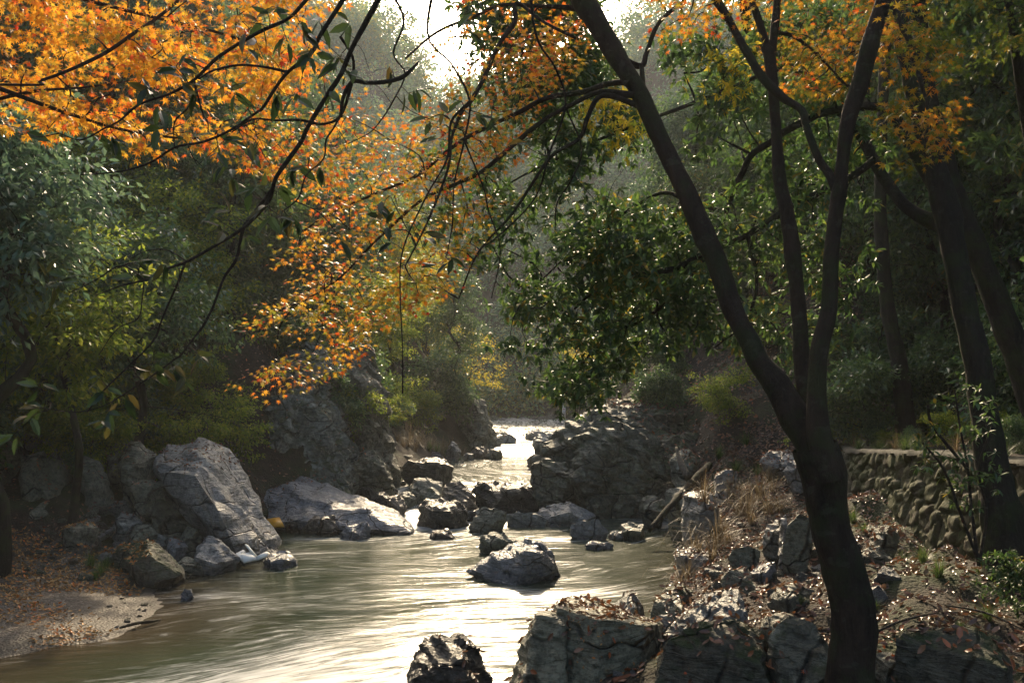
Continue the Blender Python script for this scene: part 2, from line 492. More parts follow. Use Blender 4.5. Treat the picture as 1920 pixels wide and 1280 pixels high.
DK = np.array([0, .5, 1, 2, 3, 5, 8, 12, 20, 40, 90.])
LP_Y = np.array([0, 11, 15, 18, 22, 26, 32, 40, 48, 60.])
LP = np.array([
 [0, .05, .1, .22, .5, 1.5, 4, 8, 16, 30, 40],
 [0, .05, .08, .16, .25, .6, 2.2, 6.5, 14, 30, 40],
 [0, .05, .1, .2, .5, 1.6, 4.5, 8.5, 16, 30, 40],
 [0, .2, .45, .7, .9, 1.3, 3.6, 8, 17, 32, 40],
 [0, .4, .7, 1.2, 1.8, 2.9, 5.8, 10, 18, 32, 40],
 [0, .9, 2.0, 3.2, 4.2, 5.8, 9, 13, 20, 32, 40],
 [0, .6, 1.1, 2.3, 3.6, 5.8, 9, 13, 20, 32, 40],
 [0, .25, .5, 1.0, 1.9, 4.0, 7.6, 12, 20, 32, 40],
 [0, 1.2, 2.2, 3.2, 4.2, 6.2, 9.5, 13.5, 21, 32, 40],
 [0, .3, .7, 1.5, 2.6, 5.0, 9, 13, 21, 32, 40]])
RP_Y = np.array([24., 27, 32, 40, 50, 60.])
RP = np.array([
 [0, .8, 1.3, 2.0, 2.5, 3.6, 6.5, 10.5, 18, 32, 42],
 [0, 1.2, 2.0, 2.7, 3.2, 4.6, 7.2, 11, 18, 32, 42],
 [0, 1.2, 2.0, 3.0, 3.8, 5.4, 8, 12, 19, 32, 42],
 [0, .9, 1.6, 2.8, 4.0, 6.0, 9, 13, 20, 32, 42],
 [0, .5, 1.0, 1.8, 2.8, 5.0, 9, 13, 20, 32, 42],
 [0, .3, .8, 1.6, 2.6, 5.0, 9, 13, 20, 32, 42]])
RIDPX = np.array([-4000, 500, 640, 700, 740, 800, 870, 950, 1050, 1130, 1200, 1260, 5000])
RIDH = np.array([72, 72, 70, 67, 61, 52, 52, 53, 55, 56, 64, 70, 72.])

def prof(tabY, tab, Y, d):
    Y = np.clip(Y, tabY[0], tabY[-1]); d = np.clip(d, 0, 89.9)
    i = np.clip(np.searchsorted(tabY, Y, side='right') - 1, 0, len(tabY) - 2)
    t = (Y - tabY[i]) / (tabY[i + 1] - tabY[i])
    k = np.clip(np.searchsorted(DK, d, side='right') - 1, 0, len(DK) - 2)
    s = (d - DK[k]) / (DK[k + 1] - DK[k])
    a = tab[i, k] * (1 - s) + tab[i, k + 1] * s
    b = tab[i + 1, k] * (1 - s) + tab[i + 1, k + 1] * s
    return a * (1 - t) + b * t

WALLY = np.array([8.5, 11, 14, 18, 21])
WALLX = np.array([6.35, 6.1, 6.25, 6.5, 7.4])
WTOP = np.array([2.50, 2.42, 2.36, 2.16, 2.15])
def wall_x(Y): return np.interp(Y, WALLY, WALLX)
def wall_top(Y): return np.interp(Y, WALLY, WTOP)

def ground_raw(x, y):
    x = np.asarray(x, float); y = np.asarray(y, float)
    xl, xr, w = xl_of(y), xr_of(y), wz(y)
    dl, dr = xl - x, x - xr
    zl = w + prof(LP_Y, LP, y, dl)
    zr_far = w + prof(RP_Y, RP, y, dr)
    wx = wall_x(y) + 0.12
    t = np.clip(dr / np.maximum(wx - xr, 0.5), 0, 1)
    A = np.interp(y, [8, 12, 15, 17, 19, 21], [1.15, 1.2, 1.4, 1.6, 1.85, 1.95])
    zb = A * t ** np.interp(y, [12, 16], [.7, .42])
    zb = np.where(y < 5, zb + 0.25 * np.clip((5 - y) / 5, 0, 1), zb)
    beyond = x - wx
    zt = wall_top(y)
    zb2 = np.where(beyond > 0.0, zt - 0.1 + np.clip(beyond - 1.5, 0, 100) * 0.85, zb)
    # taper the terrace end
    blend = np.clip((y - 20.0) / 4.0, 0, 1); blend = blend * blend * (3 - 2 * blend)
    zr = zb2 * (1 - blend) + zr_far * blend
    bed = w - 0.55
    m = np.minimum(np.maximum(dl, 0), 1)
    z = np.where(dl > 0, zl, np.where(dr > 0, zr, bed))
    # smooth river bed at the edges
    inside = (dl <= 0) & (dr <= 0)
    e = np.minimum(-dl, -dr)
    z = np.where(inside, w - 0.55 * np.clip(e / 0.8, 0, 1), z)
    # ridge closing the valley
    px = 960 + F * x / np.maximum(y, 5) 
    H = np.interp(px, RIDPX, RIDH)
    tt = np.clip((y - 66.0) / 92.0, 0, 1)
    zr2 = np.where(y > 66, H * (tt ** 0.95), -99.0)
    z = np.maximum(z, zr2)
    return np.minimum(z, 72)

def ground(x, y, rough=True):
    x = np.atleast_1d(np.asarray(x, float)); y = np.atleast_1d(np.asarray(y, float))
    z = ground_raw(x, y)
    p = np.stack([x, y, np.zeros_like(x)], 1)
    n1 = fbm(p * 0.45, 3, 5) * 0.35
    n2 = fbm(p * 1.9, 3, 9) * 0.11
    w = wz(y)
    above = np.clip((z - w) / 1.2, 0, 1)
    gb = np.clip(1 - above, 0, 1)
    z = z + n1 * above + n2 * np.clip((z - w - 0.02) / 0.6, 0.12, 1)
    return z

def axis(segs):
    out = []
    for a, b, s in segs:
        out += list(np.arange(a, b, s))
    return np.array(out + [segs[-1][1]])
gx = axis([(-112, -40, 3), (-40, -16, 0.8), (-16, 11, 0.14), (11, 24, 0.4), (24, 50, 1.2), (50, 112, 3)])
gy = axis([(-14, 3, 0.8), (3, 32, 0.14), (32, 60, 0.35), (60, 170, 1.5), (170, 186, 4)])
GX, GY = np.meshgrid(gx, gy)
gz = ground(GX.ravel(), GY.ravel())
def grid_faces(nx, ny):
    i = np.arange(ny - 1)[:, None] * nx + np.arange(nx - 1)[None, :]
    return np.stack([i, i + 1, i + nx + 1, i + nx], -1).reshape(-1), [4] * ((nx - 1) * (ny - 1))
ff, cc = grid_faces(len(gx), len(gy))
me = make_mesh("ground", np.stack([GX.ravel(), GY.ravel(), gz], 1), ff, cc, True)
at = me.attributes.new("gravel", 'FLOAT', 'POINT')
X, Yv = GX.ravel(), GY.ravel()
gm = np.clip((18.0 - Yv) / 1.5, 0, 1) * (X < -3) * np.clip((3.2 - (xl_of(Yv) - X)) / 1.2, 0, 1)
gm = np.maximum(gm, ((Yv < 68) & (X > xl_of(Yv)) & (X < xr_of(Yv) + 0.4)).astype(float))
at.data.foreach_set("value", gm.astype(np.float32))
g = obj("ground", me, M_GROUND); tag(g, kind="structure")

# ------------------------------------------------------------------ water
wx_ = axis([(-15, 9, 0.12)]); wy_ = axis([(3, 34, 0.12), (34, 74, 0.3)])
WX, WY = np.meshgrid(wx_, wy_)
x, y = WX.ravel(), WY.ravel()
p2 = np.stack([x, y, np.zeros_like(x)], 1)
rapid = np.exp(-((y - 27.0) / 2.6) ** 2) + 0.7 * np.exp(-((y - 45.5) / 1.6) ** 2) + 0.8 * np.exp(-((y - 51.5) / 2.0) ** 2) + 0.35 * (y > 52)
z = wz(y) + fbm(p2 * np.array([0.8, 1.6, 1]), 3, 21) * (0.012 + 0.05 * rapid)
ff, cc = grid_faces(len(wx_), len(wy_))
me = make_mesh("river", np.stack([x, y, z], 1), ff, cc, True)
# flow coordinates: rotated and swirled; the current enters at (-1.8, 23) and drifts down and to the left
warp = np.stack([vnoise(p2 * 0.16, 31), vnoise(p2 * 0.16, 47)], 1) * 1.6 + np.stack([vnoise(p2 * 0.5, 33), vnoise(p2 * 0.5, 41)], 1) * 0.35
ang = np.interp(y, [8, 14, 19, 24, 60], [0.55, 0.35, 0.15, 1.2, 1.45]) + vnoise(p2 * 0.13, 77) * 0.3
xx, yy = x + warp[:, 0], y + warp[:, 1]
fa = np.cos(0.45) * xx + np.sin(0.45) * yy; fb = -np.sin(0.45) * xx + np.cos(0.45) * yy
far = y > 25
t_ = np.clip((y - 23) / 3, 0, 1)
u_ = fa * (1 - t_) + (yy) * t_; v_ = fb * (1 - t_) + xx * t_
fl = np.stack([u_, v_, np.zeros_like(u_)], 1).astype(np.float32)
a1 = me.attributes.new("flow", 'FLOAT_VECTOR', 'POINT'); a1.data.foreach_set("vector", fl.ravel())
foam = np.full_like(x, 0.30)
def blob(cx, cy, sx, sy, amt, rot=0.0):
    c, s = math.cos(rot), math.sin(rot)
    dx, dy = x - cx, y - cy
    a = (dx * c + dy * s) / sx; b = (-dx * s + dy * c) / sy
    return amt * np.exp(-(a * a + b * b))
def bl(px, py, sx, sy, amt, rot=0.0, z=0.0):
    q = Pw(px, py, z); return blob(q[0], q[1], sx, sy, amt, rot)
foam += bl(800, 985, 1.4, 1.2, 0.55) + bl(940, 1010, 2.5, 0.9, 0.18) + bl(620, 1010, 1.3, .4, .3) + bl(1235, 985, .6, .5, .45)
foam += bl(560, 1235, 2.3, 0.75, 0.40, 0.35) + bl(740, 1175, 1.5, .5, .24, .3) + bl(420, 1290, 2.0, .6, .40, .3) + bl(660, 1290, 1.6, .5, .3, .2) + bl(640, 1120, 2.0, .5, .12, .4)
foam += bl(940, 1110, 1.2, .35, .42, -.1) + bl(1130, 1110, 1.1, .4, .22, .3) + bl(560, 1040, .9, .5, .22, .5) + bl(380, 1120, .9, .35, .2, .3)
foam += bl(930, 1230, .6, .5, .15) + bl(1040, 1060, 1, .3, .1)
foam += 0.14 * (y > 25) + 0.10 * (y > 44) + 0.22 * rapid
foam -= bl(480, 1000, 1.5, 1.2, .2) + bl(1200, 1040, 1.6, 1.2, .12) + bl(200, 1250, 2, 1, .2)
a2 = me.attributes.new("foam", 'FLOAT', 'POINT'); a2.data.foreach_set("value", foam.astype(np.float32))
e = np.minimum(x - xl_of(y), 10)
shal = np.clip(1 - e / 2.2, 0, 1) * (y < 20) + 0.5 * np.clip(1 - (xr_of(y) - x) / 1.5, 0, 1)
a3 = me.attributes.new("shallow", 'FLOAT', 'POINT'); a3.data.foreach_set("value", shal.astype(np.float32))
wtr = obj("river", me, M_WATER); tag(wtr, kind="structure")

# ------------------------------------------------------------------ rocks
def hull_mesh(pts, levels=3, smooth_it=2, namp=0.04, nscale=2.0, seed=0, maxedge=None, ridge=0.5):
    """convex body of pts, cut fine, edges worn, surface broken up"""
    import bmesh
    bm = bmesh.new()
    for p in pts: bm.verts.new(p)
    r = bmesh.ops.convex_hull(bm, input=bm.verts, use_existing_faces=False)
    bmesh.ops.delete(bm, geom=[v for v in bm.verts if not v.link_faces], context='VERTS')
    bmesh.ops.triangulate(bm, faces=bm.faces)
    size = max(max(v.co[i] for v in bm.verts) - min(v.co[i] for v in bm.verts) for i in range(3))
    tgt = maxedge or size / (2.2 ** levels)
    for _ in range(9):
        ed = [e for e in bm.edges if e.calc_length() > tgt]
        if not ed or len(bm.faces) > 14000: break
        bmesh.ops.subdivide_edges(bm, edges=ed, cuts=1)
        bmesh.ops.triangulate(bm, faces=[f for f in bm.faces if len(f.verts) > 3])
    for _ in range(smooth_it):
        bmesh.ops.smooth_vert(bm, verts=bm.verts, factor=0.5, use_axis_x=True, use_axis_y=True, use_axis_z=True)
    bm.normal_update()
    bm.verts.index_update()
    v = np.array([tuple(q.co) for q in bm.verts]); nr = np.array([tuple(q.normal) for q in bm.verts])
    q = v / size
    sc = nscale
    off = seed * 3.71
    n = fbm(q * sc * 2.0 + off, 4, seed) 
    # steps: layered breaks
    tilt = np.array([0.55, 0.25, 0.8])
    lay = (q @ tilt) * sc * 3.0 + vnoise(q * sc * 1.5 + off, seed + 5) * 0.7
    step = (np.floor(lay) + np.clip((lay - np.floor(lay)) * 5, 0, 1)) * 1.0 - lay
    rd = 1 - np.abs(fbm(q * sc * 1.3 + off + 9, 3, seed + 11)) * 2
    v = v + nr * (namp * size * (0.7 * n + ridge * step * 1.9 + 0.9 * np.clip(rd - 0.45, 0, 1) - 0.5 * np.clip(0.12 - np.abs(vnoise(q * sc * 2.2 + off + 4, seed + 21)), 0, 1) * 6))[:, None]
    f = np.array([[w.index for w in t.verts] for t in bm.faces], np.int64)
    bm.free()
    return v, f.reshape(-1), [3] * len(f)

def rock(name, label, outline, Y, thick, mat, group=None, front=None, seed=None, namp=0.045, sink=0.3, levels=3.4, dY=None,
         cat="boulder", extra=None, shrink=0.62, nscale=2.0, only_front=False, parent=None, smooth_it=0, mb_only=None):
    seed = seed if seed is not None else abs(hash_str(label))
    r = random.Random(seed)
    o = [P(px, py, (Y if dY is None else Y + dY[i])) for i, (px, py) in enumerate(outline)]
    c = sum(o) / len(o)
    pts = list(o)
    zmin = min(q[2] for q in o)
    h = max(q[2] for q in o) - zmin
    for q in o:
        if q[2] < zmin + 0.25 * h:
            pts.append(q - np.array([0, 0, sink]))
    gz0 = float(ground_raw(c[0], c[1] + (0 if mb_only is None else 0)))
    sink = max(sink, min(zmin - gz0 + 0.15, 1.4))
    sh = shrink
    if front is None:
        for q in o:
            if r.random() < .62: continue
            k = sh + r.uniform(-.25, .28)
            d = (q - c)
            pts.append(c + np.array([d[0] * k, -thick * r.uniform(.42, .6), d[2] * k - h * 0.06]))
    else:
        pts += [P(*f) for f in front]
    if not only_front:
        for q in o:
            if r.random() < .5: continue
            k = sh + r.uniform(-.2, .25)
            d = (q - c)
            pts.append(c + np.array([d[0] * k, thick * r.uniform(.42, .6), d[2] * k * 0.8 - h * 0.1]))
    if only_front: thick = .6
    pts.append(c + np.array([0, -thick * .3 * (0 if only_front else 1), -h / 2 - sink])); pts.append(c + np.array([0, thick * .3, -h / 2 - sink]))
    base = np.array([c[0], c[1], zmin])
    pts = [tuple(q - base) for q in pts]
    v, f, cn = hull_mesh(pts, levels, smooth_it, namp, nscale, seed % 1000)
    if mb_only is not None:
        mb_only.add(v + base, f, cn); return None
    me = make_mesh(name, v, f, cn, True)
    me.set_sharp_from_angle(angle=math.radians(32))
    ob = obj(name, me, mat, parent, base)
    if parent is None:
        tag(ob, label, cat, group)
    return ob

def hash_str(s):
    h = 5381
    for ch in s: h = (h * 33 + ord(ch)) & 0x7fffffff
    return h % 100000

# left bank ---------------------------------------------------------
rock("slab_boulder", "huge pale slab boulder leaning over the pool, dark underneath",
     [(300, 850), (372, 822), (432, 838), (468, 900), (512, 1005), (514, 1040), (470, 1052)], 19.8, 1, R_PALE,
     front=[(300, 888, 18.7), (366, 893, 18.2), (410, 960, 18.0), (445, 1040, 18.0), (325, 915, 21.0), (355, 985, 21.0), (415, 1050, 20.2), (300, 860, 21), (400, 850, 21.6), (500, 1030, 20.6)],
     dY=[.6, 1.0, 1.2, .7, .2, -.6, -1.2], seed=5, namp=0.034, only_front=True, levels=4.2)
rock("slab_boulder", "pale wedge of rock at the waterline left of the leaning slab boulder",
     [(362, 1064), (375, 1020), (392, 1006), (412, 1012), (446, 1046), (430, 1056), (385, 1070)], 17.6, 1.1, R_PALE, seed=8)
rock("slab_boulder", "dark pointed slab with one pale sunlit edge on the gravel bar's water edge",
     [(238, 1050), (276, 1014), (290, 1018), (346, 1066), (338, 1082), (292, 1096), (248, 1084)], 16.4, 1.0, R_MOSSY, seed=12,
     front=[(250, 1058, 15.9), (280, 1040, 15.8), (335, 1078, 15.9), (290, 1090, 15.7)])
rock("boulder", "small grey block wedged against the right of the dark pointed slab", [(332, 1068), (338, 1050), (352, 1044), (372, 1056), (376, 1070), (355, 1076)], 17.0, .7, R_OLIVE)
rock("boulder", "five-sided upright block under the leaning slab boulder", [(336, 1010), (352, 986), (372, 992), (379, 1008), (368, 1030), (345, 1020)], 18.4, .6, R_OLIVE, namp=.02)
rock("boulder", "pale upright block with flat face left of the five-sided block", [(310, 1042), (318, 1008), (345, 1014), (352, 1024), (338, 1054), (318, 1054)], 17.9, .5, R_PALE, namp=.02)
rock("boulder", "round-topped flat stone lying below the two tall blocks of the left bank", [(250, 918), (262, 902), (300, 899), (312, 914), (306, 922), (262, 938)], 19.0, .9, R_OLIVE)
rock("boulder", "sharp pale-edged block above the round-topped flat stone", [(225, 850), (246, 828), (262, 830), (290, 856), (284, 890), (268, 908), (245, 905)], 19.8, 1.2, R_OLIVE, seed=31)
rock("boulder", "dark block in the brush left of the pale-edged block", [(186, 862), (200, 836), (236, 832), (256, 860), (246, 905), (205, 902)], 20.2, 1.2, R_CLIFFD, seed=44)
rock("slab_boulder", "tall grey-green slab leaning left of the rubble heap", [(146, 880), (150, 856), (184, 866), (196, 890), (212, 950), (200, 958), (160, 938)], 19.2, .9, R_OLIVE, seed=9)
rock("boulder", "squat layered stone resting on the leafy slope above the gravel bar", [(124, 1012), (134, 984), (160, 976), (178, 990), (170, 1008), (140, 1018)], 17.3, .8, R_OLIVE, seed=17)
rock("slab_boulder", "dark slanting slab in the shade beneath the leaning slab boulder", [(284, 938), (306, 930), (330, 948), (372, 998), (350, 1000), (306, 990)], 18.9, .8, R_CLIFFD, seed=23)
rock("boulder", "grey rounded block in the rubble under the dark slanting slab", [(222, 982), (226, 962), (246, 964), (264, 976), (252, 992), (230, 994)], 18.2, .6, R_GREY)
rock("boulder", "brown-grey rounded stone in the middle of the rubble heap", [(246, 1004), (258, 984), (284, 986), (296, 1000), (284, 1014), (254, 1014)], 17.9, .7, R_OLIVE)
rock("boulder", "long dark stone lying behind the dark pointed slab", [(214, 1040), (222, 1024), (262, 1020), (270, 1030), (240, 1058), (220, 1052)], 17.0, .7, R_MOSSY)
rock("boulder", "angular grey stone beside the pale upright block", [(282, 1012), (294, 1000), (314, 1008), (306, 1034), (290, 1030)], 17.9, .5, R_GREY)
rock("boulder", "low blue-grey wet stone in the pool off the tip of the leaning slab boulder", [(494, 1052), (506, 1040), (536, 1032), (546, 1040), (556, 1054), (520, 1060)], 18.0, .6, R_BLUE, seed=15)
rock("stone", "lone little dark stone breaking the water off the gravel bar", [(341, 1112), (346, 1104), (355, 1105), (361, 1113)], 15.0, .22, R_BLUE, sink=.1)
# outcrop at the left edge: joined blocks
mb = MB()
for k, (ol, yy, th) in enumerate([
    ([(-80, 1000), (-80, 830), (0, 810), (40, 850), (60, 930), (40, 1000)], 19.6, 2.0),
    ([(35, 930), (44, 860), (80, 850), (98, 900), (112, 960), (90, 1000), (50, 1000)], 19.0, 1.4),
    ([(90, 860), (106, 840), (120, 880), (132, 950), (110, 965), (96, 930)], 19.2, 1.2),
    ([(104, 820), (112, 786), (160, 778), (172, 812), (150, 832), (118, 830)], 20.8, 1.4),
    ([(110, 832), (145, 828), (176, 830), (170, 868), (140, 874), (116, 860)], 20.2, 1.3),
    ([(40, 1000), (48, 955), (84, 940), (112, 960), (128, 1006), (70, 1012)], 18.4, 1.1),
    ([(-60, 1010), (-40, 955), (20, 950), (40, 1000), (30, 1020)], 18.2, 1.2),
    ([(60, 850), (66, 800), (104, 790), (112, 840), (90, 862)], 20.6, 1.2)]):
    rock("x", "outcrop %d" % k, ol, yy, th, None, seed=60 + k, namp=.03, mb_only=mb, levels=3)
org = np.array([-10.0, 19.3, 0.5])
me = mb.mesh("rock_outcrop", True, org); me.set_sharp_from_angle(angle=math.radians(32))
tag(obj("rock_outcrop", me, R_OLIVE, None, org), "dark jointed rock outcrop under bushes at the far left of the left bank", "rock")

# behind the pool ------------------------------------------------------
rock("slab_boulder", "long low blue-grey slab sloping into the back of the pool beneath the lichened cliff",
     [(505, 982), (506, 920), (560, 900), (600, 906), (648, 926), (700, 946), (748, 960), (766, 996), (700, 998), (600, 992)], 23.4, 1.4, R_BLUE,
     front=[(505, 985, 22.6), (560, 975, 22.3), (640, 985, 22.2), (700, 992, 22.0), (765, 998, 22.1), (690, 962, 22.7), (600, 930, 23.0)], dY=[0, .6, 1.4, 1.4, 1.1, .8, .4, -.6, -.9, -.6], seed=3, namp=.03, levels=4.2)
rock("boulder", "small angular grey stone at the toe of the long low slab", [(640, 1004), (650, 988), (688, 978), (694, 1004)], 21.6, .6, R_BLUE, seed=9)
rock("boulder", "brown-faced block at the water's edge of the long low slab", [(598, 990), (606, 970), (626, 966), (636, 990)], 22.1, .5, R_BROWN)
rock("boulder", "ochre-stained low stone beside the yellow panel", [(570, 988), (578, 974), (594, 970), (604, 988)], 22.3, .5, R_BROWN, seed=71)
rock("boulder", "small dark stone just right of the yellow panel", [(536, 986), (542, 972), (562, 972), (568, 986)], 22.5, .5, R_DARK)

def cliff(label, chunks, mat, origin, name="rock_cliff", namp=.045):
    mb = MB()
    for k, (ol, yy, th) in enumerate(chunks):
        rock("x", label + str(k), ol, yy, th, None, namp=namp, mb_only=mb, levels=4.3, shrink=.85, nscale=3.2, smooth_it=0)
    me = mb.mesh(name, True, origin); me.set_sharp_from_angle(angle=math.radians(30))
    return tag(obj(name, me, mat, None, origin), label, "cliff")
cliff("tall lichened grey cliff behind the long low slab", [
    ([(462, 905), (455, 800), (470, 720), (520, 690), (600, 700), (640, 760), (662, 860), (668, 925), (600, 930)], 27.0, 3.0),
    ([(470, 900), (480, 780), (520, 740), (560, 760), (560, 880), (520, 930)], 25.7, 1.6),
    ([(560, 900), (570, 790), (610, 770), (650, 830), (662, 920), (600, 925)], 25.9, 1.6),
    ([(500, 730), (530, 660), (600, 650), (650, 700), (640, 780), (540, 790)], 28.0, 2.6)], R_CLIFF, np.array([-6.2, 27, 0]))
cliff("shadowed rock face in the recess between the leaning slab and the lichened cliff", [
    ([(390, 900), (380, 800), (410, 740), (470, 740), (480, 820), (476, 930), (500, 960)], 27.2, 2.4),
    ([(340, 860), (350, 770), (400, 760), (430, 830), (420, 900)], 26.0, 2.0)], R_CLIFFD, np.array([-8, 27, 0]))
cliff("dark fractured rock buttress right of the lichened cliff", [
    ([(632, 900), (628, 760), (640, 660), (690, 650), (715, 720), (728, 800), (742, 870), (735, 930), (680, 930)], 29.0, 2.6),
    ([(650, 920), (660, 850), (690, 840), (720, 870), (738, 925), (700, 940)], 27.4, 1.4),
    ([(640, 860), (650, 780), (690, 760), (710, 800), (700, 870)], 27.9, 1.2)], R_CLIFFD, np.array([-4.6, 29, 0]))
cliff("slanting rock bluff dropping to the stream beyond the vine-hung tree", [
    ([(830, 845), (838, 770), (865, 730), (900, 740), (922, 800), (936, 838), (890, 842)], 47.0, 4.0),
    ([(800, 800), (805, 750), (850, 720), (890, 750), (880, 800), (840, 830)], 49, 3.0),
    ([(855, 842), (870, 790), (900, 790), (925, 838), (890, 845)], 45.6, 1.5)], R_CLIFF, np.array([-2, 47, .7]))
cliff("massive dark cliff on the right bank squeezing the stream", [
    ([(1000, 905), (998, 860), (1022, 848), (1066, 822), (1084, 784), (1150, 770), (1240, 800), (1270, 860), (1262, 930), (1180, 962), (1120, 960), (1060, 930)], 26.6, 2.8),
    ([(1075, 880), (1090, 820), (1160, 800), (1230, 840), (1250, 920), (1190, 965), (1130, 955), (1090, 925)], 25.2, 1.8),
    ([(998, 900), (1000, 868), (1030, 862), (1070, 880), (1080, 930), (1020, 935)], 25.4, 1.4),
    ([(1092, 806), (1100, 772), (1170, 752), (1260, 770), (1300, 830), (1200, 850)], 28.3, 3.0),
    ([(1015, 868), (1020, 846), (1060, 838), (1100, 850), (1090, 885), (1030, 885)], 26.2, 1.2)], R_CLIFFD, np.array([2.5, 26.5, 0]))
cliff("mossy rock step on the leafy slope right of the massive dark cliff", [
    ([(1235, 880), (1240, 830), (1290, 810), (1340, 840), (1350, 890), (1290, 915)], 25.5, 1.8),
    ([(1180, 800), (1200, 770), (1270, 760), (1330, 790), (1330, 840), (1240, 850)], 27.6, 1.8)], R_MOSSY, np.array([5, 26, 1]))

RB = [
 ("dark slab with a notched sunlit top above the rapids", [(756, 888), (764, 866), (790, 862), (824, 860), (850, 876), (842, 900), (818, 908), (775, 898)], 29.5, 1.6, R_DARK),
 ("round grey-brown boulder under the notched dark slab", [(770, 918), (778, 900), (800, 893), (826, 908), (832, 930), (800, 938)], 27.2, 1.2, R_OLIVE),
 ("brown-grey pyramid boulder left of the big streaked dark rock", [(828, 936), (836, 906), (862, 900), (884, 920), (896, 946), (876, 958), (840, 950)], 26.2, 1.2, R_BROWN),
 ("big streaked dark rock damming the middle of the rapids", [(888, 912), (896, 903), (950, 906), (1000, 912), (1020, 938), (1010, 958), (950, 968), (905, 955)], 26.0, 1.8, R_DARK),
 ("black wet block with a grassy gold top in the rapids", [(786, 975), (788, 948), (800, 936), (860, 944), (874, 958), (876, 976), (830, 980)], 23.6, 1.2, R_DARK),
 ("small black stone right of the grassy-topped block", [(873, 972), (878, 960), (890, 960), (894, 970), (884, 976)], 24.2, .5, R_DARK),
 ("tiny black wedge awash in white water at the pool head", [(808, 1004), (812, 994), (838, 993), (852, 1006)], 21.6, .4, R_DARK),
 ("dark olive block with a lit flat top at the pool head", [(880, 1004), (884, 976), (905, 955), (930, 954), (946, 962), (944, 984), (915, 992), (898, 1006)], 22.6, 1.0, R_OLIVE),
 ("rounded grey-green boulder right of the flat-topped olive block", [(952, 984), (956, 966), (972, 960), (1008, 966), (1024, 976), (1018, 988), (975, 992)], 23.4, 1.0, R_GREY),
 ("pale wrinkled boulder against the foot of the massive dark cliff", [(1006, 976), (1010, 958), (1036, 945), (1066, 946), (1090, 958), (1118, 966), (1090, 976), (1060, 990), (1024, 986)], 24.0, 1.2, R_PALE),
 ("pale blocky boulder with a split dark side in the pool", [(1070, 1002), (1072, 984), (1090, 976), (1122, 975), (1136, 992), (1134, 1010), (1100, 1012)], 21.3, .9, R_PALE),
 ("cube-like grey stone with a black right side in the pool", [(1162, 1004), (1168, 986), (1180, 982), (1206, 984), (1208, 1006), (1190, 1012)], 21.5, .7, R_OLIVE),
 ("flat little stone left of the cube-like stone", [(1142, 1004), (1150, 994), (1164, 996), (1168, 1008), (1150, 1008)], 21.4, .4, R_GREY),
 ("low dark-green boulder behind the great glossy pool boulder", [(900, 1022), (906, 1008), (926, 998), (950, 1004), (974, 1016), (960, 1032), (915, 1032)], 19.6, .9, R_OLIVE),
 ("thin flat stone barely breaking the surface of the pool", [(1098, 1022), (1110, 1017), (1138, 1018), (1146, 1024)], 20.0, .3, R_BLUE),
 ("small dark boulder perched beside the dark cliff edge upstream", [(990, 884), (996, 872), (1010, 864), (1020, 872), (1018, 888)], 35.0, .8, R_DARK),
 ("small dark rock left of the dam rock at its water edge", [(746, 940), (752, 926), (772, 924), (780, 940), (768, 950)], 26.4, .7, R_OLIVE),
 ("upright brown stone between the long slab and the rapids", [(724, 954), (732, 930), (750, 926), (760, 950), (750, 968)], 25.2, .7, R_BROWN),
 ("dark stone at the buttress foot", [(670, 930), (678, 914), (696, 914), (706, 930), (690, 938)], 26.6, .7, R_DARK),
 ("second dark stone right of the buttress-foot stone", [(700, 940), (706, 924), (722, 922), (732, 938), (716, 950)], 26.0, .7, R_DARK),
 ("pale angular block standing on the gravel above the notched slab", [(800, 868), (812, 848), (822, 847), (834, 868), (828, 880)], 32.5, .8, R_PALE),
 ("pale pointed stone on the grassy shore of the upper pool", [(836, 850), (846, 828), (852, 828), (864, 846), (856, 854)], 39.5, .8, R_PALE),
 ("flat stone heaped with rust-coloured leaves beside the upper pool", [(882, 850), (890, 838), (912, 837), (918, 846), (908, 854)], 41.5, .8, R_BROWN),
 ("low olive stone next to the leaf-heaped stone", [(914, 852), (920, 843), (938, 842), (942, 852), (930, 858)], 41.0, .8, R_OLIVE),
 ("tiny pale stone in front of the leaf-heaped stone", [(870, 854), (876, 849), (888, 851), (888, 857)], 40.5, .5, R_PALE),
 ("white cracked boulder with a dark left end upstream", [(998, 842), (1000, 824), (1012, 808), (1046, 808), (1062, 826), (1058, 844), (1020, 846)], 46.5, 1.6, R_WHITE),
 ("white rounded boulder half hidden by the right cliff upstream", [(1052, 828), (1058, 806), (1076, 798), (1092, 806), (1090, 832)], 48, 1.6, R_WHITE),
 ("flat whitish rock beyond the white cracked boulder", [(984, 818), (990, 809), (1008, 805), (1022, 812), (1018, 822)], 51, 1.4, R_WHITE),
 ("grey-white rock in the bright channel off the slanting bluff", [(928, 826), (934, 818), (956, 814), (968, 822), (966, 830), (940, 830)], 48.5, 1.2, R_WHITE),
 ("small whitish rock beyond the one in the bright channel", [(926, 816), (932, 809), (946, 808), (954, 814), (940, 820)], 53, 1.0, R_WHITE),
 ("great glossy blue-grey boulder alone in the middle of the pool", [(878, 1070), (900, 1052), (950, 1030), (985, 1013), (1010, 1018), (1030, 1040), (1048, 1080), (1030, 1096), (960, 1088)], 16.9, 1.5, R_BLUE),
]
for lab, ol, yy, th, mt in RB:
    rock("boulder", lab, ol, yy, th, mt, levels=4.3 if 'great glossy' in lab else 3.5, namp=.045)

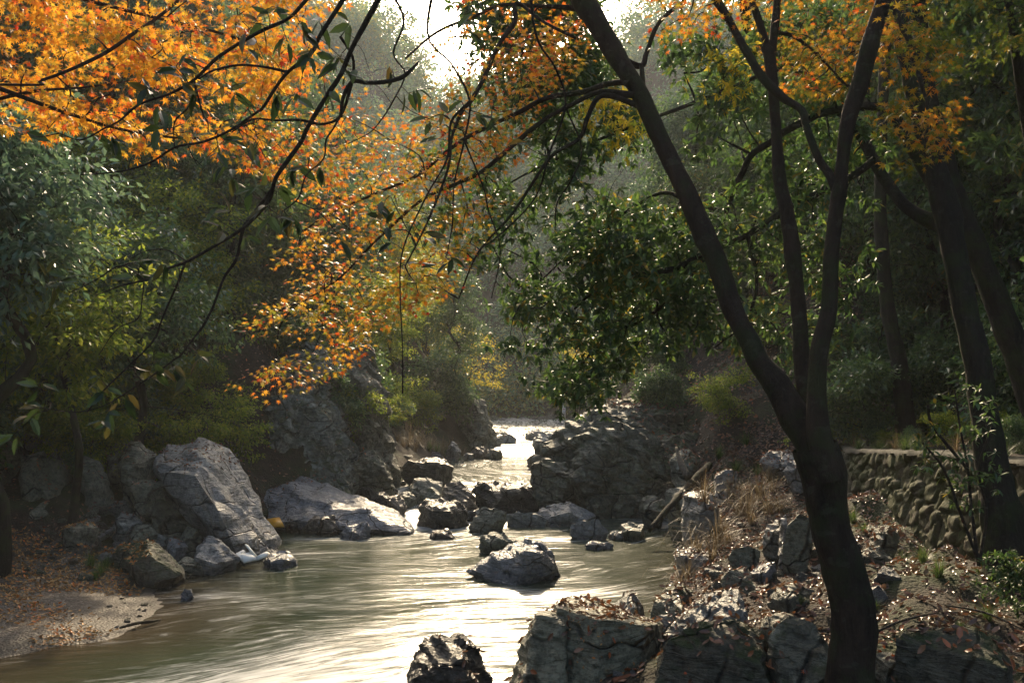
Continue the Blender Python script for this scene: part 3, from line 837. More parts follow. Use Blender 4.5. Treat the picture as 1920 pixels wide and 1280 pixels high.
# foreground rocks ------------------------------------------------------
rock("boulder", "black glistening knobbly boulder cut by the bottom of the view",
     [(762, 1300), (775, 1235), (800, 1202), (850, 1193), (880, 1198), (905, 1240), (922, 1300)], 9.6, .9, R_DARK, seed=14, namp=.05, levels=4.4, nscale=2.6, sink=.6)
mb = MB()
rock("x", "fg1", [(1044, 1136), (1066, 1124), (1110, 1133), (1180, 1148), (1242, 1170), (1236, 1210), (1212, 1262), (1160, 1300), (1040, 1300)], 10.6, 1, None,
     front=[(1046, 1140, 10.1), (1124, 1163, 9.75), (1210, 1176, 9.9), (1050, 1310, 9.6), (1120, 1310, 9.4), (1200, 1270, 9.7)],
     dY=[0, .6, .9, .8, .3, 0, 0, 0, 0], seed=2, namp=.016, mb_only=mb, levels=4.7, sink=.5, nscale=3)
rock("x", "fg2", [(1006, 1150), (1020, 1144), (1056, 1154), (1070, 1300), (955, 1300), (968, 1250), (994, 1206), (996, 1172)], 10.3, .9, None,
     front=[(1008, 1156, 9.95), (1056, 1162, 9.9), (1000, 1230, 9.7), (975, 1310, 9.5), (1060, 1310, 9.4)], seed=4, namp=.022, mb_only=mb, levels=4.5, sink=.5, nscale=3)
org = P(1100, 1290, 10.3)
me = mb.mesh("boulder", True, org); me.set_sharp_from_angle(angle=math.radians(30))
BIGFG = tag(obj("boulder", me, R_FG, None, org), "largest foreground boulder, olive grey and block-shaped with a leaf-strewn flat top", "boulder")

RF = [
 ("steep grey pyramid rock with a leaf on its tip behind the largest foreground boulder", [(1146, 1150), (1160, 1128), (1182, 1108), (1196, 1120), (1206, 1140), (1204, 1158), (1170, 1162)], 12.4, .7, R_GREY),
 ("pale tilted block between the pyramid rock and the leafy bank", [(1220, 1162), (1226, 1136), (1250, 1116), (1272, 1120), (1286, 1148), (1268, 1176), (1236, 1172)], 12.0, .8, R_OLIVE),
 ("rounded stone wedged under the pale tilted block", [(1226, 1178), (1236, 1154), (1256, 1152), (1268, 1168), (1256, 1184)], 11.2, .5, R_GREY),
 ("long lavender-grey slab sloping up to the right of the largest foreground boulder", [(1244, 1192), (1262, 1168), (1330, 1112), (1384, 1104), (1392, 1140), (1386, 1164), (1300, 1185)], 10.8, 1.0, R_GREY),
 ("large shadowed boulder with moss and red leaves beside the largest foreground boulder", [(1228, 1300), (1250, 1206), (1300, 1168), (1380, 1160), (1430, 1190), (1450, 1240), (1440, 1300)], 8.6, 1.0, R_MOSSY),
 ("dark rounded boulder leaning on the left of the maple's foot", [(1438, 1300), (1446, 1190), (1480, 1152), (1530, 1170), (1556, 1220), (1560, 1300)], 8.3, .8, R_CLIFFD),
 ("tan knobbly rock behind the dark rounded boulder", [(1428, 1180), (1440, 1158), (1470, 1148), (1510, 1160), (1500, 1190), (1450, 1200)], 9.4, .6, R_OLIVE),
 ("black table-topped boulder in the right corner of the bank", [(1688, 1300), (1682, 1196), (1720, 1180), (1810, 1176), (1872, 1196), (1890, 1240), (1895, 1300)], 7.4, .9, R_MOSSY),
 ("flat pale stone between the maple's foot and the table-topped boulder", [(1630, 1270), (1640, 1228), (1670, 1222), (1690, 1235), (1686, 1280)], 7.8, .5, R_OLIVE),
 ("pale weathered rock face at the water's edge below the dry grass", [(1282, 990), (1286, 930), (1304, 920), (1330, 924), (1350, 960), (1346, 1010), (1306, 1008)], 17.6, 1.2, R_PALE),
 ("low pale rock by the waterline under the first grass tuft", [(1264, 1048), (1270, 1034), (1300, 1026), (1330, 1036), (1326, 1062), (1290, 1070)], 15.6, .8, R_PALE),
 ("dark square block in the leaf litter of the right bank", [(1366, 1046), (1374, 1030), (1404, 1022), (1424, 1034), (1420, 1066), (1384, 1080)], 14.2, .8, R_OLIVE),
 ("slim pale standing stone on the leafy bank", [(1462, 1040), (1464, 972), (1472, 968), (1476, 1030), (1470, 1044)], 14.0, .3, R_PALE),
 ("grey wedge stone left of the slim standing stone", [(1432, 1006), (1440, 986), (1458, 974), (1464, 1000), (1452, 1012)], 14.6, .5, R_GREY),
 ("ridged olive rock right of the slim standing stone", [(1470, 1030), (1476, 988), (1500, 966), (1524, 976), (1524, 1024), (1490, 1044)], 13.8, .8, R_OLIVE),
 ("moss-stained boulder at the top of the dry grass", [(1342, 912), (1346, 892), (1364, 880), (1382, 884), (1380, 908)], 19.4, .8, R_PALE),
 ("smooth pale rock shelf at the end of the footpath", [(1424, 866), (1440, 850), (1476, 842), (1500, 856), (1504, 876), (1450, 876)], 19.5, .9, R_PALE),
 ("cracked pale stone nearer than the rock shelf", [(1470, 884), (1480, 866), (1504, 864), (1512, 888), (1490, 896)], 18.2, .7, R_PALE),
 ("flat shining slab among brown leaves above the lavender slab", [(1404, 1078), (1420, 1060), (1452, 1052), (1456, 1066), (1430, 1084)], 13.2, .6, R_BLUE),
 ("dark boulder half buried under leaves behind the lavender slab", [(1354, 1096), (1362, 1072), (1396, 1066), (1410, 1090), (1390, 1108)], 12.8, .7, R_OLIVE),
 ("mossy grey rock at the waterline behind the pale tilted block", [(1240, 1124), (1250, 1104), (1280, 1094), (1300, 1108), (1290, 1132), (1262, 1136)], 13.4, .7, R_MOSSY),
 ("angular grey rock in the litter left of the maple trunk", [(1440, 1130), (1452, 1104), (1490, 1096), (1520, 1112), (1516, 1140), (1470, 1148)], 10.8, .8, R_OLIVE),
 ("pale rock under leaves right of the maple trunk", [(1632, 1010), (1640, 992), (1668, 986), (1684, 1000), (1668, 1016)], 13.4, .6, R_OLIVE),
 ("greenish boulder at the shore above the fallen log", [(1258, 868), (1264, 850), (1290, 846), (1310, 862), (1300, 884)], 24.0, .9, R_CLIFF),
 ("round dark stone at the shore left of the fallen log", [(1200, 950), (1206, 934), (1226, 928), (1244, 940), (1240, 958)], 23.5, .9, R_CLIFFD),
 ("grey shore stone behind the fallen log's foot", [(1244, 940), (1256, 916), (1284, 914), (1296, 936), (1276, 950)], 21.5, .9, R_OLIVE),
]
RB2 = [
 ("broad pale gravelly rock at the head of the far riffle", [(925, 795), (935, 786), (975, 784), (1000, 790), (996, 798)], 66, 2.0, R_PALE),
 ("low brown rock bank behind the far riffle", [(985, 796), (1000, 780), (1040, 778), (1062, 788), (1058, 800)], 68, 2.0, R_BROWN),
 ("pale rock shelf under the banner pole", [(1038, 806), (1046, 793), (1080, 791), (1100, 800), (1096, 812)], 61, 1.8, R_WHITE),
 ("dark rock at the left end of the far riffle", [(900, 800), (908, 782), (930, 778), (944, 790), (936, 802)], 67, 1.8, R_CLIFF)]
for lab, ol, yy, th, mt in RB2:
    rock("boulder", lab, ol, yy, th, mt, levels=3.2)
for lab, ol, yy, th, mt in RF:
    near = yy < 11
    rock("boulder", lab, ol, yy, th, mt, levels=4.3 if near else 3.4, namp=.022 if near else .035, nscale=2.6 if near else 2)

# small rubble: six shapes, each copy a stone of its own
def copy_obj(o, loc, rot, sc, label=None, group=None):
    c = o.copy(); C.objects.link(c)
    c.location = loc; c.rotation_euler = rot
    c.scale = sc if hasattr(sc, '__len__') else (sc, sc, sc)
    if label: c["label"] = label
    if group: c["group"] = group
    return c
def stone_proto(seed, mat):
    r = random.Random(seed)
    pts = [(r.gauss(0, 1), r.gauss(0, 1), r.gauss(0, .75)) for _ in range(10)]
    pts = [tuple(np.array(p) / (np.linalg.norm(p) + .01) * np.array([1, .85, .62]) * r.uniform(.8, 1.05)) for p in pts]
    v, f, c = hull_mesh(pts, 3.0, 0, .04, 2.0, seed)
    me = make_mesh("stone", v, f, c, True); me.set_sharp_from_angle(angle=math.radians(32))
    me.materials.append(mat)
    return me
def scatter_stones(n, region, sizes, label, group, mats, seed, name="stone", sinkf=.15):
    r = random.Random(seed)
    metas = [stone_proto(seed * 10 + k, mats[k % len(mats)]) for k in range(4)]
    made = 0; tries = 0
    while made < n and tries < n * 40:
        tries += 1
        q = region(r)
        if q is None: continue
        x_, y_ = q
        z_ = float(ground(x_, y_)[0])
        s = sizes[0] * (sizes[1] / sizes[0]) ** (r.random() ** 1.8)
        o = bpy.data.objects.new(name, metas[made % 4]); C.objects.link(o)
        o.location = (x_, y_, z_ + s * sinkf); o.scale = (s * r.uniform(.8, 1.2), s * r.uniform(.8, 1.2), s * r.uniform(.7, 1.1))
        o.rotation_euler = (r.uniform(-.4, .4), r.uniform(-.4, .4), r.uniform(0, 6.28))
        tag(o, label, "stone", group)
        made += 1
def reg_px(poly, yfun=None, zmax=None):
    """pixels of a photo region, met with the ground"""
    xs = [p[0] for p in poly]; ys = [p[1] for p in poly]
    def f(r):
        px, py = r.uniform(min(xs), max(xs)), r.uniform(min(ys), max(ys))
        if not inpoly(px, py, poly): return None
        # march
        d = P(px, py, 1.0) - np.array([0, 0, CAMZ])
        ts = np.linspace(6, 60, 160)
        q = np.array([0, 0, CAMZ])[None, :] + d[None, :] * ts[:, None]
        g_ = ground_raw(q[:, 0], q[:, 1])
        hit = np.where(q[:, 2] < g_)[0]
        if len(hit) == 0: return None
        t = q[hit[0]]
        return t[0], t[1]
    return f
def inpoly(x, y, poly):
    c = False; n = len(poly); j = n - 1
    for i in range(n):
        xi, yi = poly[i]; xj, yj = poly[j]
        if (yi > y) != (yj > y) and x < (xj - xi) * (y - yi) / (yj - yi) + xi: c = not c
        j = i
    return c
scatter_stones(72, reg_px([(130, 1030), (200, 950), (300, 930), (345, 1020), (240, 1060)]), (.12, .48), "angular grey stone in the rubble heap on the left bank", "rubble stones on the left bank", [R_OLIVE, R_GREY, R_PALE, R_BROWN], 3)
scatter_stones(40, reg_px([(-20, 1080), (-20, 1000), (130, 1000), (230, 1040), (200, 1080)]), (.05, .16), "brown pebble-sized stone in the leaf litter behind the gravel bar", "small stones behind the gravel bar", [R_BROWN, R_OLIVE, R_CLIFFD, R_BROWN], 5)
scatter_stones(30, reg_px([(200, 1110), (260, 1095), (320, 1100), (310, 1130), (280, 1180), (200, 1195)]), (.02, .08), "pebble at the gravel bar's water edge", "pebbles at the gravel bar's edge", [R_GREY, R_PALE, R_OLIVE, R_BLUE], 7)
scatter_stones(46, reg_px([(740, 880), (760, 850), (850, 870), (870, 900), (800, 960), (740, 970)]), (.12, .34), "wet jumbled stone in the rapids between the buttress and the dam rock", "jumbled stones in the rapids", [R_OLIVE, R_DARK, R_GREY, R_BROWN], 9)
scatter_stones(64, reg_px([(1290, 1120), (1300, 1000), (1380, 870), (1500, 850), (1560, 900), (1700, 1050), (1660, 1150), (1430, 1150)]), (.08, .30), "grey stone poking through brown leaves on the right bank", "stones in the leaf litter of the right bank", [R_OLIVE, R_PALE, R_GREY, R_OLIVE], 13)
scatter_stones(12, reg_px([(1090, 1290), (1240, 1262), (1260, 1200), (1400, 1260), (1400, 1300)]), (.04, .10), "wet pebble at the foot of the largest foreground boulder", "pebbles at the foot of the foreground boulders", [R_BLUE, R_PALE, R_BROWN, R_GREY], 15)
def far_reg(r):
    y_ = r.uniform(50, 66); return r.uniform(-2.5, 3.5) , y_
def scatter_far():
    r = random.Random(77)
    metas = [stone_proto(770 + k, [R_WHITE, R_PALE][k % 2]) for k in range(4)]
    for k in range(32):
        y_ = r.uniform(49, 68); x_ = r.uniform(xl_of(y_) , xr_of(y_) + .5)
        if r.random() < .3: x_ = xl_of(y_) - r.uniform(0, .6)
        s = r.uniform(.12, .45)
        o = bpy.data.objects.new("stone", metas[k % 4]); C.objects.link(o)
        o.location = (x_, y_, float(wz(y_)) + s * .1); o.scale = (s, s, s * .7); o.rotation_euler = (0, 0, r.uniform(0, 6))
        tag(o, "whitish stone in the bright far riffle", "stone", "stones of the far riffle")
scatter_far()
# ------------------------------------------------------------------ dropped leaves (before the trees stand)
def template(kind):
    if kind == 'maple':
        tips = [(-90 + 0, .22), (-58, .52), (-30, .26), (-8, .80), (18, .30), (42, .97), (66, .36), (90, 1.12), (114, .36), (138, .97), (162, .30), (188, .80), (210, .26), (238, .52)]
        v = [(0, 0, 0.03)]
        for a, r in tips:
            v.append((r * math.cos(math.radians(a)), r * math.sin(math.radians(a)) * 1.0, -0.16 * r * r))
        n = len(tips); f = []; c = []
        for i in range(n):
            f += [0, 1 + i, 1 + (i + 1) % n]; c.append(3)
        v = np.array(v); v[:, 1] += 0.25
        return v, np.array(f), np.array(c)
    if kind == 'ovate':      # folded, drooping blade, length 1 along +y
        v = np.array([(0, 0, 0), (-.17, .28, .05), (0, .28, 0), (.17, .28, .05), (-.15, .65, .02), (0, .65, -.03), (.15, .65, .02), (0, 1, -.10)])
        f = [0, 2, 1, 0, 3, 2, 1, 2, 5, 4, 2, 3, 6, 5, 4, 5, 7, 5, 6, 7]; c = [3, 3, 4, 4, 3, 3]
        return v, np.array(f), np.array(c)
    if kind == 'small':      # folded lozenge
        v = np.array([(0, 0, 0), (-.24, .5, .07), (.24, .5, .07), (0, 1, -.04)])
        return v, np.array([0, 3, 1, 0, 2, 3]), np.array([3, 3])
    if kind == 'curl':
        v = np.array([(0, 0, .12), (-.22, .3, .16), (0, .3, 0), (.22, .3, .16), (-.2, .7, .18), (0, .7, 0.02), (.2, .7, .14), (0, 1, .16)])
        f = [0, 2, 1, 0, 3, 2, 1, 2, 5, 4, 2, 3, 6, 5, 4, 5, 7, 5, 6, 7]; c = [3, 3, 4, 4, 3, 3]
        return v, np.array(f), np.array(c)
TPL = {k: template(k) for k in ('maple', 'ovate', 'small', 'curl')}

def leaves(mb, kind, pos, d, n, size):
    tv, tf, tc = TPL[kind]
    pos, d, n = (np.asarray(a, float) for a in (pos, d, n))
    size = np.broadcast_to(np.asarray(size, float), (len(pos),))
    d = d / (np.linalg.norm(d, axis=1)[:, None] + 1e-9)
    s = np.cross(d, n); s /= np.linalg.norm(s, axis=1)[:, None] + 1e-9
    nn = np.cross(s, d)
    v = pos[:, None, :] + size[:, None, None] * (s[:, None, :] * tv[None, :, 0:1] + d[:, None, :] * tv[None, :, 1:2] + nn[:, None, :] * tv[None, :, 2:3])
    k = len(tv)
    f = (np.arange(len(pos))[:, None] * k + tf[None, :]).reshape(-1)
    mb.add(v.reshape(-1, 3), f, np.tile(tc, len(pos)))

def rvec(n):
    v = rng.normal(size=(n, 3)); return v / np.linalg.norm(v, axis=1)[:, None]

bpy.context.view_layer.update()
dg = bpy.context.evaluated_depsgraph_get()
def drop(x, y, zfrom=14.0):
    ok, loc, nor, idx, ob, _ = scene.ray_cast(dg, Vector((x, y, zfrom)), Vector((0, 0, -1)), distance=40)
    if not ok: return None
    return loc, nor, ob.name
def fallen(name, label, n, reg, kind, sz, mat, seed, water_ok=0.0, slope=0.35):
    r = random.Random(seed); mb = MB(); pos, nn = [], []
    t = 0
    while len(pos) < n and t < n * 8:
        t += 1
        q = reg(r)
        if q is None: continue
        h = drop(*q)
        if h is None or (h[2].startswith("river") and r.random() > water_ok): continue
        if h[1].z < slope: continue
        pos.append(tuple(h[0])); nn.append(tuple(h[1]))
    pos, nn = np.array(pos), np.array(nn)
    k = len(pos)
    nn = nn + rng.normal(size=(k, 3)) * 0.38
    d = rvec(k); d -= nn * (np.sum(d * nn, 1) / np.sum(nn * nn, 1))[:, None]
    size = rng.uniform(sz[0], sz[1], k)
    up = nn / np.linalg.norm(nn, axis=1)[:, None]
    leaves(mb, kind, pos + up * (0.004 + size[:, None] * 0.10), d, nn, size)
    o = obj(name, mb.mesh(name), mat); tag(o, label, "leaves", None, "stuff")

def bank_reg(r):
    y_ = 6.5 + 18 * r.random() ** 1.15
    xr = float(xr_of(y_)); wx = float(wall_x(min(y_, 21)))
    x_ = r.uniform(xr - .1, wx - .02)
    # drifts
    v = vnoise(np.array([[x_ * 1.1, y_ * 1.1, 3.0]]), 5)[0]
    if v < -0.3 and r.random() < .7: return None
    return x_, y_
fallen("fallen_leaves", "brown curled leaves littering the rocks and soil of the right bank", 12500, bank_reg, 'curl', (.055, .11), L_FALLEN, 4)
def slope_reg(r):
    y_ = r.uniform(23, 36); return float(xr_of(y_)) + r.uniform(.2, 9), y_
fallen("fallen_leaves", "brown leaves covering the shaded slope above the massive dark cliff", 7000, slope_reg, 'curl', (.07, .16), L_FALLEN, 5, slope=.2)
def behind_reg(r):
    y_ = r.uniform(8, 24); return float(wall_x(min(y_, 21))) + r.uniform(.3, 7), y_
fallen("fallen_leaves", "brown leaves on the footpath and hillside behind the stone wall", 3000, behind_reg, 'curl', (.06, .12), L_FALLEN, 6)
def bar_reg(r):
    y_ = r.uniform(10.6, 17.5); d_ = r.uniform(.15, 5) ** 1.0
    x_ = float(xl_of(y_)) - d_
    v = vnoise(np.array([[x_ * .9, y_ * .9, 1.0]]), 15)[0] + .22 * d_ - .08
    if v < r.uniform(-.2, .5): return None
    return x_, y_
fallen("fallen_leaves", "yellow and orange leaves scattered over the gravel bar", 8500, bar_reg, 'curl', (.04, .085), L_FALLENB, 8)
def left_reg(r):
    y_ = r.uniform(17, 30); return float(xl_of(y_)) - r.uniform(0, 6), y_
fallen("fallen_leaves", "dull leaves caught among the rocks and slope of the left bank", 3200, left_reg, 'curl', (.05, .10), L_FALLEN, 9)
def fg_reg(r):
    q = Pw(r.uniform(1060, 1235), r.uniform(1128, 1168), 1.0); return q[0] * 1.0, q[1] + r.uniform(-.2, .5)
fallen("fallen_leaves", "small tan leaves lying on the flat top of the largest foreground boulder", 130, fg_reg, 'curl', (.02, .05), L_FALLENB, 10)
def fg2_reg(r):
    y_ = r.uniform(7.0, 9.2); return r.uniform(1.2, 3.6), y_
fallen("fallen_leaves", "fresh orange-red maple leaves on the dark boulders at the maple's foot", 60, fg2_reg, 'maple', (.028, .04), leaf_mat("leaf_red_fallen", [(0, (.5, .12, .02)), (1, (.45, .04, .01))], .2, .4), 12, slope=.1)

# ------------------------------------------------------------------ stone wall
def worley(u, v, seed):
    iu, iv = np.floor(u).astype(int), np.floor(v).astype(int)
    f1 = np.full(u.shape, 9.0); f2 = np.full(u.shape, 9.0); idv = np.zeros(u.shape)
    for du in (-1, 0, 1):
        for dv in (-1, 0, 1):
            cu, cv = iu + du, iv + dv
            z0 = np.zeros_like(cu)
            jx = hash3(cu, cv, z0, seed); jy = hash3(cu, cv, z0 + 1, seed); rid = hash3(cu, cv, z0 + 2, seed)
            dx = cu + .15 + .7 * jx - u; dy = cv + .15 + .7 * jy - v
            d = np.sqrt(dx * dx + dy * dy)
            new = d < f1
            f2 = np.where(new, f1, np.minimum(f2, d)); idv = np.where(new, rid, idv); f1 = np.where(new, d, f1)
    return f1, f2, idv
def build_wall():
    ys = np.arange(7.6, 21.0, .035); nv = 52
    V = np.linspace(0, 1, nv)
    YY, VV = np.meshgrid(ys, V)
    yy, vv = YY.ravel(), VV.ravel()
    wx = wall_x(yy); top = wall_top(yy); base = 0.55
    zz = base + (top - base) * vv
    lean = (1 - vv) * -0.30
    u = yy / .30 + vnoise(np.stack([yy * 1.7, zz * 1.7, yy * 0], 1), 3) * .6
    w = zz / .22 + u * .22 + vnoise(np.stack([yy * 1.9, zz * 1.9, yy * 0], 1), 9) * .6
    f1, f2, rid = worley(u, w, 8)
    edge = np.clip((f2 - f1) / .16, 0, 1)
    bulge = edge ** .7 * (.03 + .09 * rid) + .03 * vnoise(np.stack([u * 2.3, w * 2.3, rid * 9], 1), 6) * edge
    n = fbm(np.stack([yy, zz, rid * 7], 1) * 7, 3, 4) * .012
    xx = wx + lean - bulge - n
    v1 = np.stack([xx, yy, zz], 1)
    ff, cc = grid_faces(len(ys), nv)
    ff = ff.reshape(-1, 4)[:, ::-1].reshape(-1)
    mb = MB(); mb.add(v1, ff, cc)
    # top and back so that it is a solid wall
    t0 = v1[-len(ys):]; t1 = t0.copy(); t1[:, 0] = wall_x(ys) + .45; t2 = t1.copy(); t2[:, 2] = .5
    vv2 = np.concatenate([t0, t1, t2]); m = len(ys)
    f = []
    for a in (0, m):
        i = np.arange(m - 1); f.append(np.stack([a + i, a + i + 1, a + m + i + 1, a + m + i], 1))
    f = np.concatenate(f); mb.add(vv2, f.reshape(-1), [4] * len(f))
    org = np.array([wall_x(14.0), 14.0, .6])
    me = mb.mesh("stone_wall", True, org)
    a = me.attributes.new("stone", 'FLOAT', 'POINT'); b = me.attributes.new("joint", 'FLOAT', 'POINT')
    a.data.foreach_set("value", np.concatenate([rid, np.full(len(vv2), .4)]).astype(np.float32))
    b.data.foreach_set("value", np.concatenate([edge, np.full(len(vv2), .8)]).astype(np.float32))
    m_ = NT("wall_stone")
    co = m_.n("ShaderNodeTexCoord").outputs["Object"]
    s = m_.n("ShaderNodeAttribute"); s.attribute_name = "stone"
    j = m_.n("ShaderNodeAttribute"); j.attribute_name = "joint"
    fine = m_.noise(co, 12, 6, .7)
    col = m_.ramp(s.outputs["Fac"], [(0, (.05, .045, .03)), (.5, (.10, .09, .06)), (1, (.17, .15, .11))])
    col = m_.mix(m_.maprange(fine, .35, .7), col, (.09, .075, .05))
    mo = m_.maprange(m_.noise(co, 1.6, 5, .7), .36, .54)
    col = m_.mix(m_.math('MULTIPLY', mo, .85), col, (.05, .062, .016))
    col = m_.mix(m_.maprange(j.outputs["Fac"], .0, .35, 1, 0), col, (.018, .016, .010))
    mat = m_.done(col, .8, m_.bump(fine, .7, .03), .35)
    o = obj("stone_wall", me, mat, None, org)
    tag(o, "mossy dry-laid stone retaining wall carrying the footpath on the right", "wall")
    # coping
    mb = MB()
    yk = np.arange(7.6, 21.0, .12); k = len(yk)
    zt = wall_top(yk)
    c = [np.stack([wall_x(yk) + dx, yk, zt + dz], 1) for dx, dz in ((-.10, -.02), (-.08, .045), (.22, .055), (.22, -.02))]
    vv3 = np.concatenate(c) + np.stack([fbm(np.concatenate(c) * 4, 3, 5 + q_) * .022 for q_ in range(3)], 1)
    f = []
    for a_ in range(3):
        i = np.arange(k - 1); f.append(np.stack([a_ * k + i, (a_ + 1) * k + i, (a_ + 1) * k + i + 1, a_ * k + i + 1], 1))
    f = np.concatenate(f); mb.add(vv3 - org, f.reshape(-1), [4] * len(f))
    mc = NT("coping_mortar"); co = mc.n("ShaderNodeTexCoord").outputs["Object"]
    nz = mc.noise(co, 5, 6, .7)
    cm = mc.done(mc.ramp(nz, [(.3, (.010, .013, .005)), (.7, (.030, .027, .016))]), .85, mc.bump(nz, .6, .02))
    obj("coping", mb.mesh("coping"), cm, o)
build_wall()
def build_path():
    ys = np.arange(6, 24.0, .25); mb = MB()
    xs = np.linspace(.34, 1.5, 7)
    X_, Y_ = np.meshgrid(xs, ys); x_ = (wall_x(Y_) + X_).ravel(); y_ = Y_.ravel()
    z_ = np.maximum(wall_top(y_) + .05, ground(x_, y_) + .012)
    ff, cc = grid_faces(len(xs), len(ys))
    me = make_mesh("footpath", np.stack([x_, y_, z_], 1), ff, cc, True)
    m = NT("path_earth"); co = m.n("ShaderNodeTexCoord").outputs["Object"]; nz = m.noise(co, 4, 7, .75)
    o = obj("footpath", me, m.done(m.ramp(nz, [(.3, (.045, .035, .022)), (.7, (.12, .09, .06))]), .9, m.bump(nz, .7, .03)))
    tag(o, kind="structure")
build_path()

# ------------------------------------------------------------------ vegetation helpers
def mesh2(name, mba, mbb, mata, matb, smooth_b=True, origin=None):
    """one mesh from two collections with two materials"""
    mb = MB(); mb.v, mb.f, mb.c, mb.n = list(mba.v), list(mba.f), list(mba.c), mba.n
    na = sum(len(c) for c in mba.c)
    for v, f, c in zip(mbb.v, [f for f in mbb.f], mbb.c):
        mb.v.append(v); mb.f.append(f + mba.n); mb.c.append(c)
    me = mb.mesh(name, False, origin)
    me.materials.append(mata); me.materials.append(matb)
    idx = np.ones(len(me.polygons), np.int32); idx[:na] = 0
    me.polygons.foreach_set("material_index", idx)
    if smooth_b: me.polygons.foreach_set("use_smooth", idx.astype(bool))
    return me

def grow(mbt, roots, centers, r0=.02, r1=.004, droop=0.0, nseg=5, seed=0, sag=.12):
    """twigs that join each centre to the nearest wood already there; returns unit directions at the centres"""
    roots = np.asarray(roots, float); centers = np.asarray(centers, float)
    d0 = np.array([np.min(np.linalg.norm(roots - c, axis=1)) for c in centers])
    order = np.argsort(d0)
    nodes = list(roots); dirs = np.zeros_like(centers); depth = [0] * len(roots)
    r = random.Random(seed)
    N = np.array(nodes)
    for i in order:
        c = centers[i]
        dist = np.linalg.norm(N - c, axis=1) * (1 + .05 * np.array(depth))
        j = int(np.argmin(dist)); a = N[j]
        L = np.linalg.norm(c - a)
        m1 = a * .6 + c * .4 + np.array([r.gauss(0, .1), r.gauss(0, .1), r.gauss(0, .08) + sag]) * L
        rad = r0 * (.75 ** depth[j]) * min(1.4, .5 + L)
        tube(mbt, [a, m1, c], [max(rad, r1), max(rad * .75, r1), r1], nseg, 3)
        dirs[i] = (c - m1) / (np.linalg.norm(c - m1) + 1e-6)
        N = np.concatenate([N, [m1], [c]]); depth += [depth[j] + 1, depth[j] + 1]
    return dirs

def spray(mb, kind, centers, dirs, per, rad, flat, size, up=1.0, dn=.35, out=.6, droop=0.3, jit=.25, elong=None):
    """leaves round each centre: flat = thickness of the spray"""
    n = len(centers) * per
    c = np.repeat(centers, per, 0); dd = np.repeat(dirs, per, 0)
    o = rng.normal(size=(n, 3)); o /= np.linalg.norm(o, axis=1)[:, None]
    o *= (rng.random(n) ** .5)[:, None] * rad
    tilt = rng.normal(size=(len(centers), 2)) * .25
    o[:, 2] = o[:, 2] * flat + o[:, 0] * np.repeat(tilt[:, 0], per) + o[:, 1] * np.repeat(tilt[:, 1], per)
    if elong is not None: o = o + rng.uniform(-1, 1, n)[:, None] * np.asarray(elong)
    pos = c + o
    d = o * np.array([1, 1, .4]) / rad * out + dd * .3 + rng.normal(size=(n, 3)) * dn
    d[:, 2] -= droop
    nr = np.array([0, 0, up]) + rng.normal(size=(n, 3)) * jit * 1.6
    leaves(mb, kind, pos, d, nr, size * rng.uniform(.75, 1.2, n))

def whorls(mb, centers, dirs, nwh, nl, rad, size, droop=.45, kind='ovate'):
    """rosettes of long leaves at twig tips"""
    k = len(centers) * nwh
    c = np.repeat(centers, nwh, 0) + rvec(k) * (rng.random(k) ** .5)[:, None] * rad * np.array([1, 1, .6])
    ax = np.repeat(dirs, nwh, 0) + rvec(k) * .5 + np.array([0, 0, .1]); ax /= np.linalg.norm(ax, axis=1)[:, None]
    a = np.cross(ax, rvec(k)); a /= np.linalg.norm(a, axis=1)[:, None]; b = np.cross(ax, a)
    th = rng.random(k)[:, None] * 6.28 + np.arange(nl)[None, :] * (6.28 / nl) + rng.normal(size=(k, nl)) * .25
    d = ax[:, None, :] * rng.uniform(.15, .6, (k, nl))[..., None] + a[:, None, :] * np.cos(th)[..., None] + b[:, None, :] * np.sin(th)[..., None]
    d[..., 2] -= droop * rng.uniform(.4, 1.3, (k, nl))
    d = d.reshape(-1, 3)
    nr = np.array([0, 0, 1.0]) + rng.normal(size=d.shape) * .3
    leaves(mb, kind, np.repeat(c, nl, 0), d, nr, size * rng.uniform(.7, 1.2, len(d)))

def poly_centers(poly, yr, n, seed, mind=.0, yfun=None):
    r = random.Random(seed); xs = [p[0] for p in poly]; ys = [p[1] for p in poly]; out = []
    t = 0
    while len(out) < n and t < n * 60:
        t += 1
        px, py = r.uniform(min(xs), max(xs)), r.uniform(min(ys), max(ys))
        if not inpoly(px, py, poly): continue
        Y = r.uniform(*yr) if yfun is None else yfun(px, py, r)
        q = P(px, py, Y)
        if mind and out and min(np.linalg.norm(np.array(out) - q, axis=1)) < mind: continue
        out.append(q)
    return np.array(out)
def pts(lst, Y):
    """pixel path; Y constant, pair (start, end)"""
    n = len(lst)
    if not hasattr(Y, '__len__'): Y = (Y, Y)
    return [P(px, py, Y[0] + (Y[1] - Y[0]) * i / (n - 1)) for i, (px, py) in enumerate(lst)]
def dense(path, sub=5):
    return catmull(path, sub)

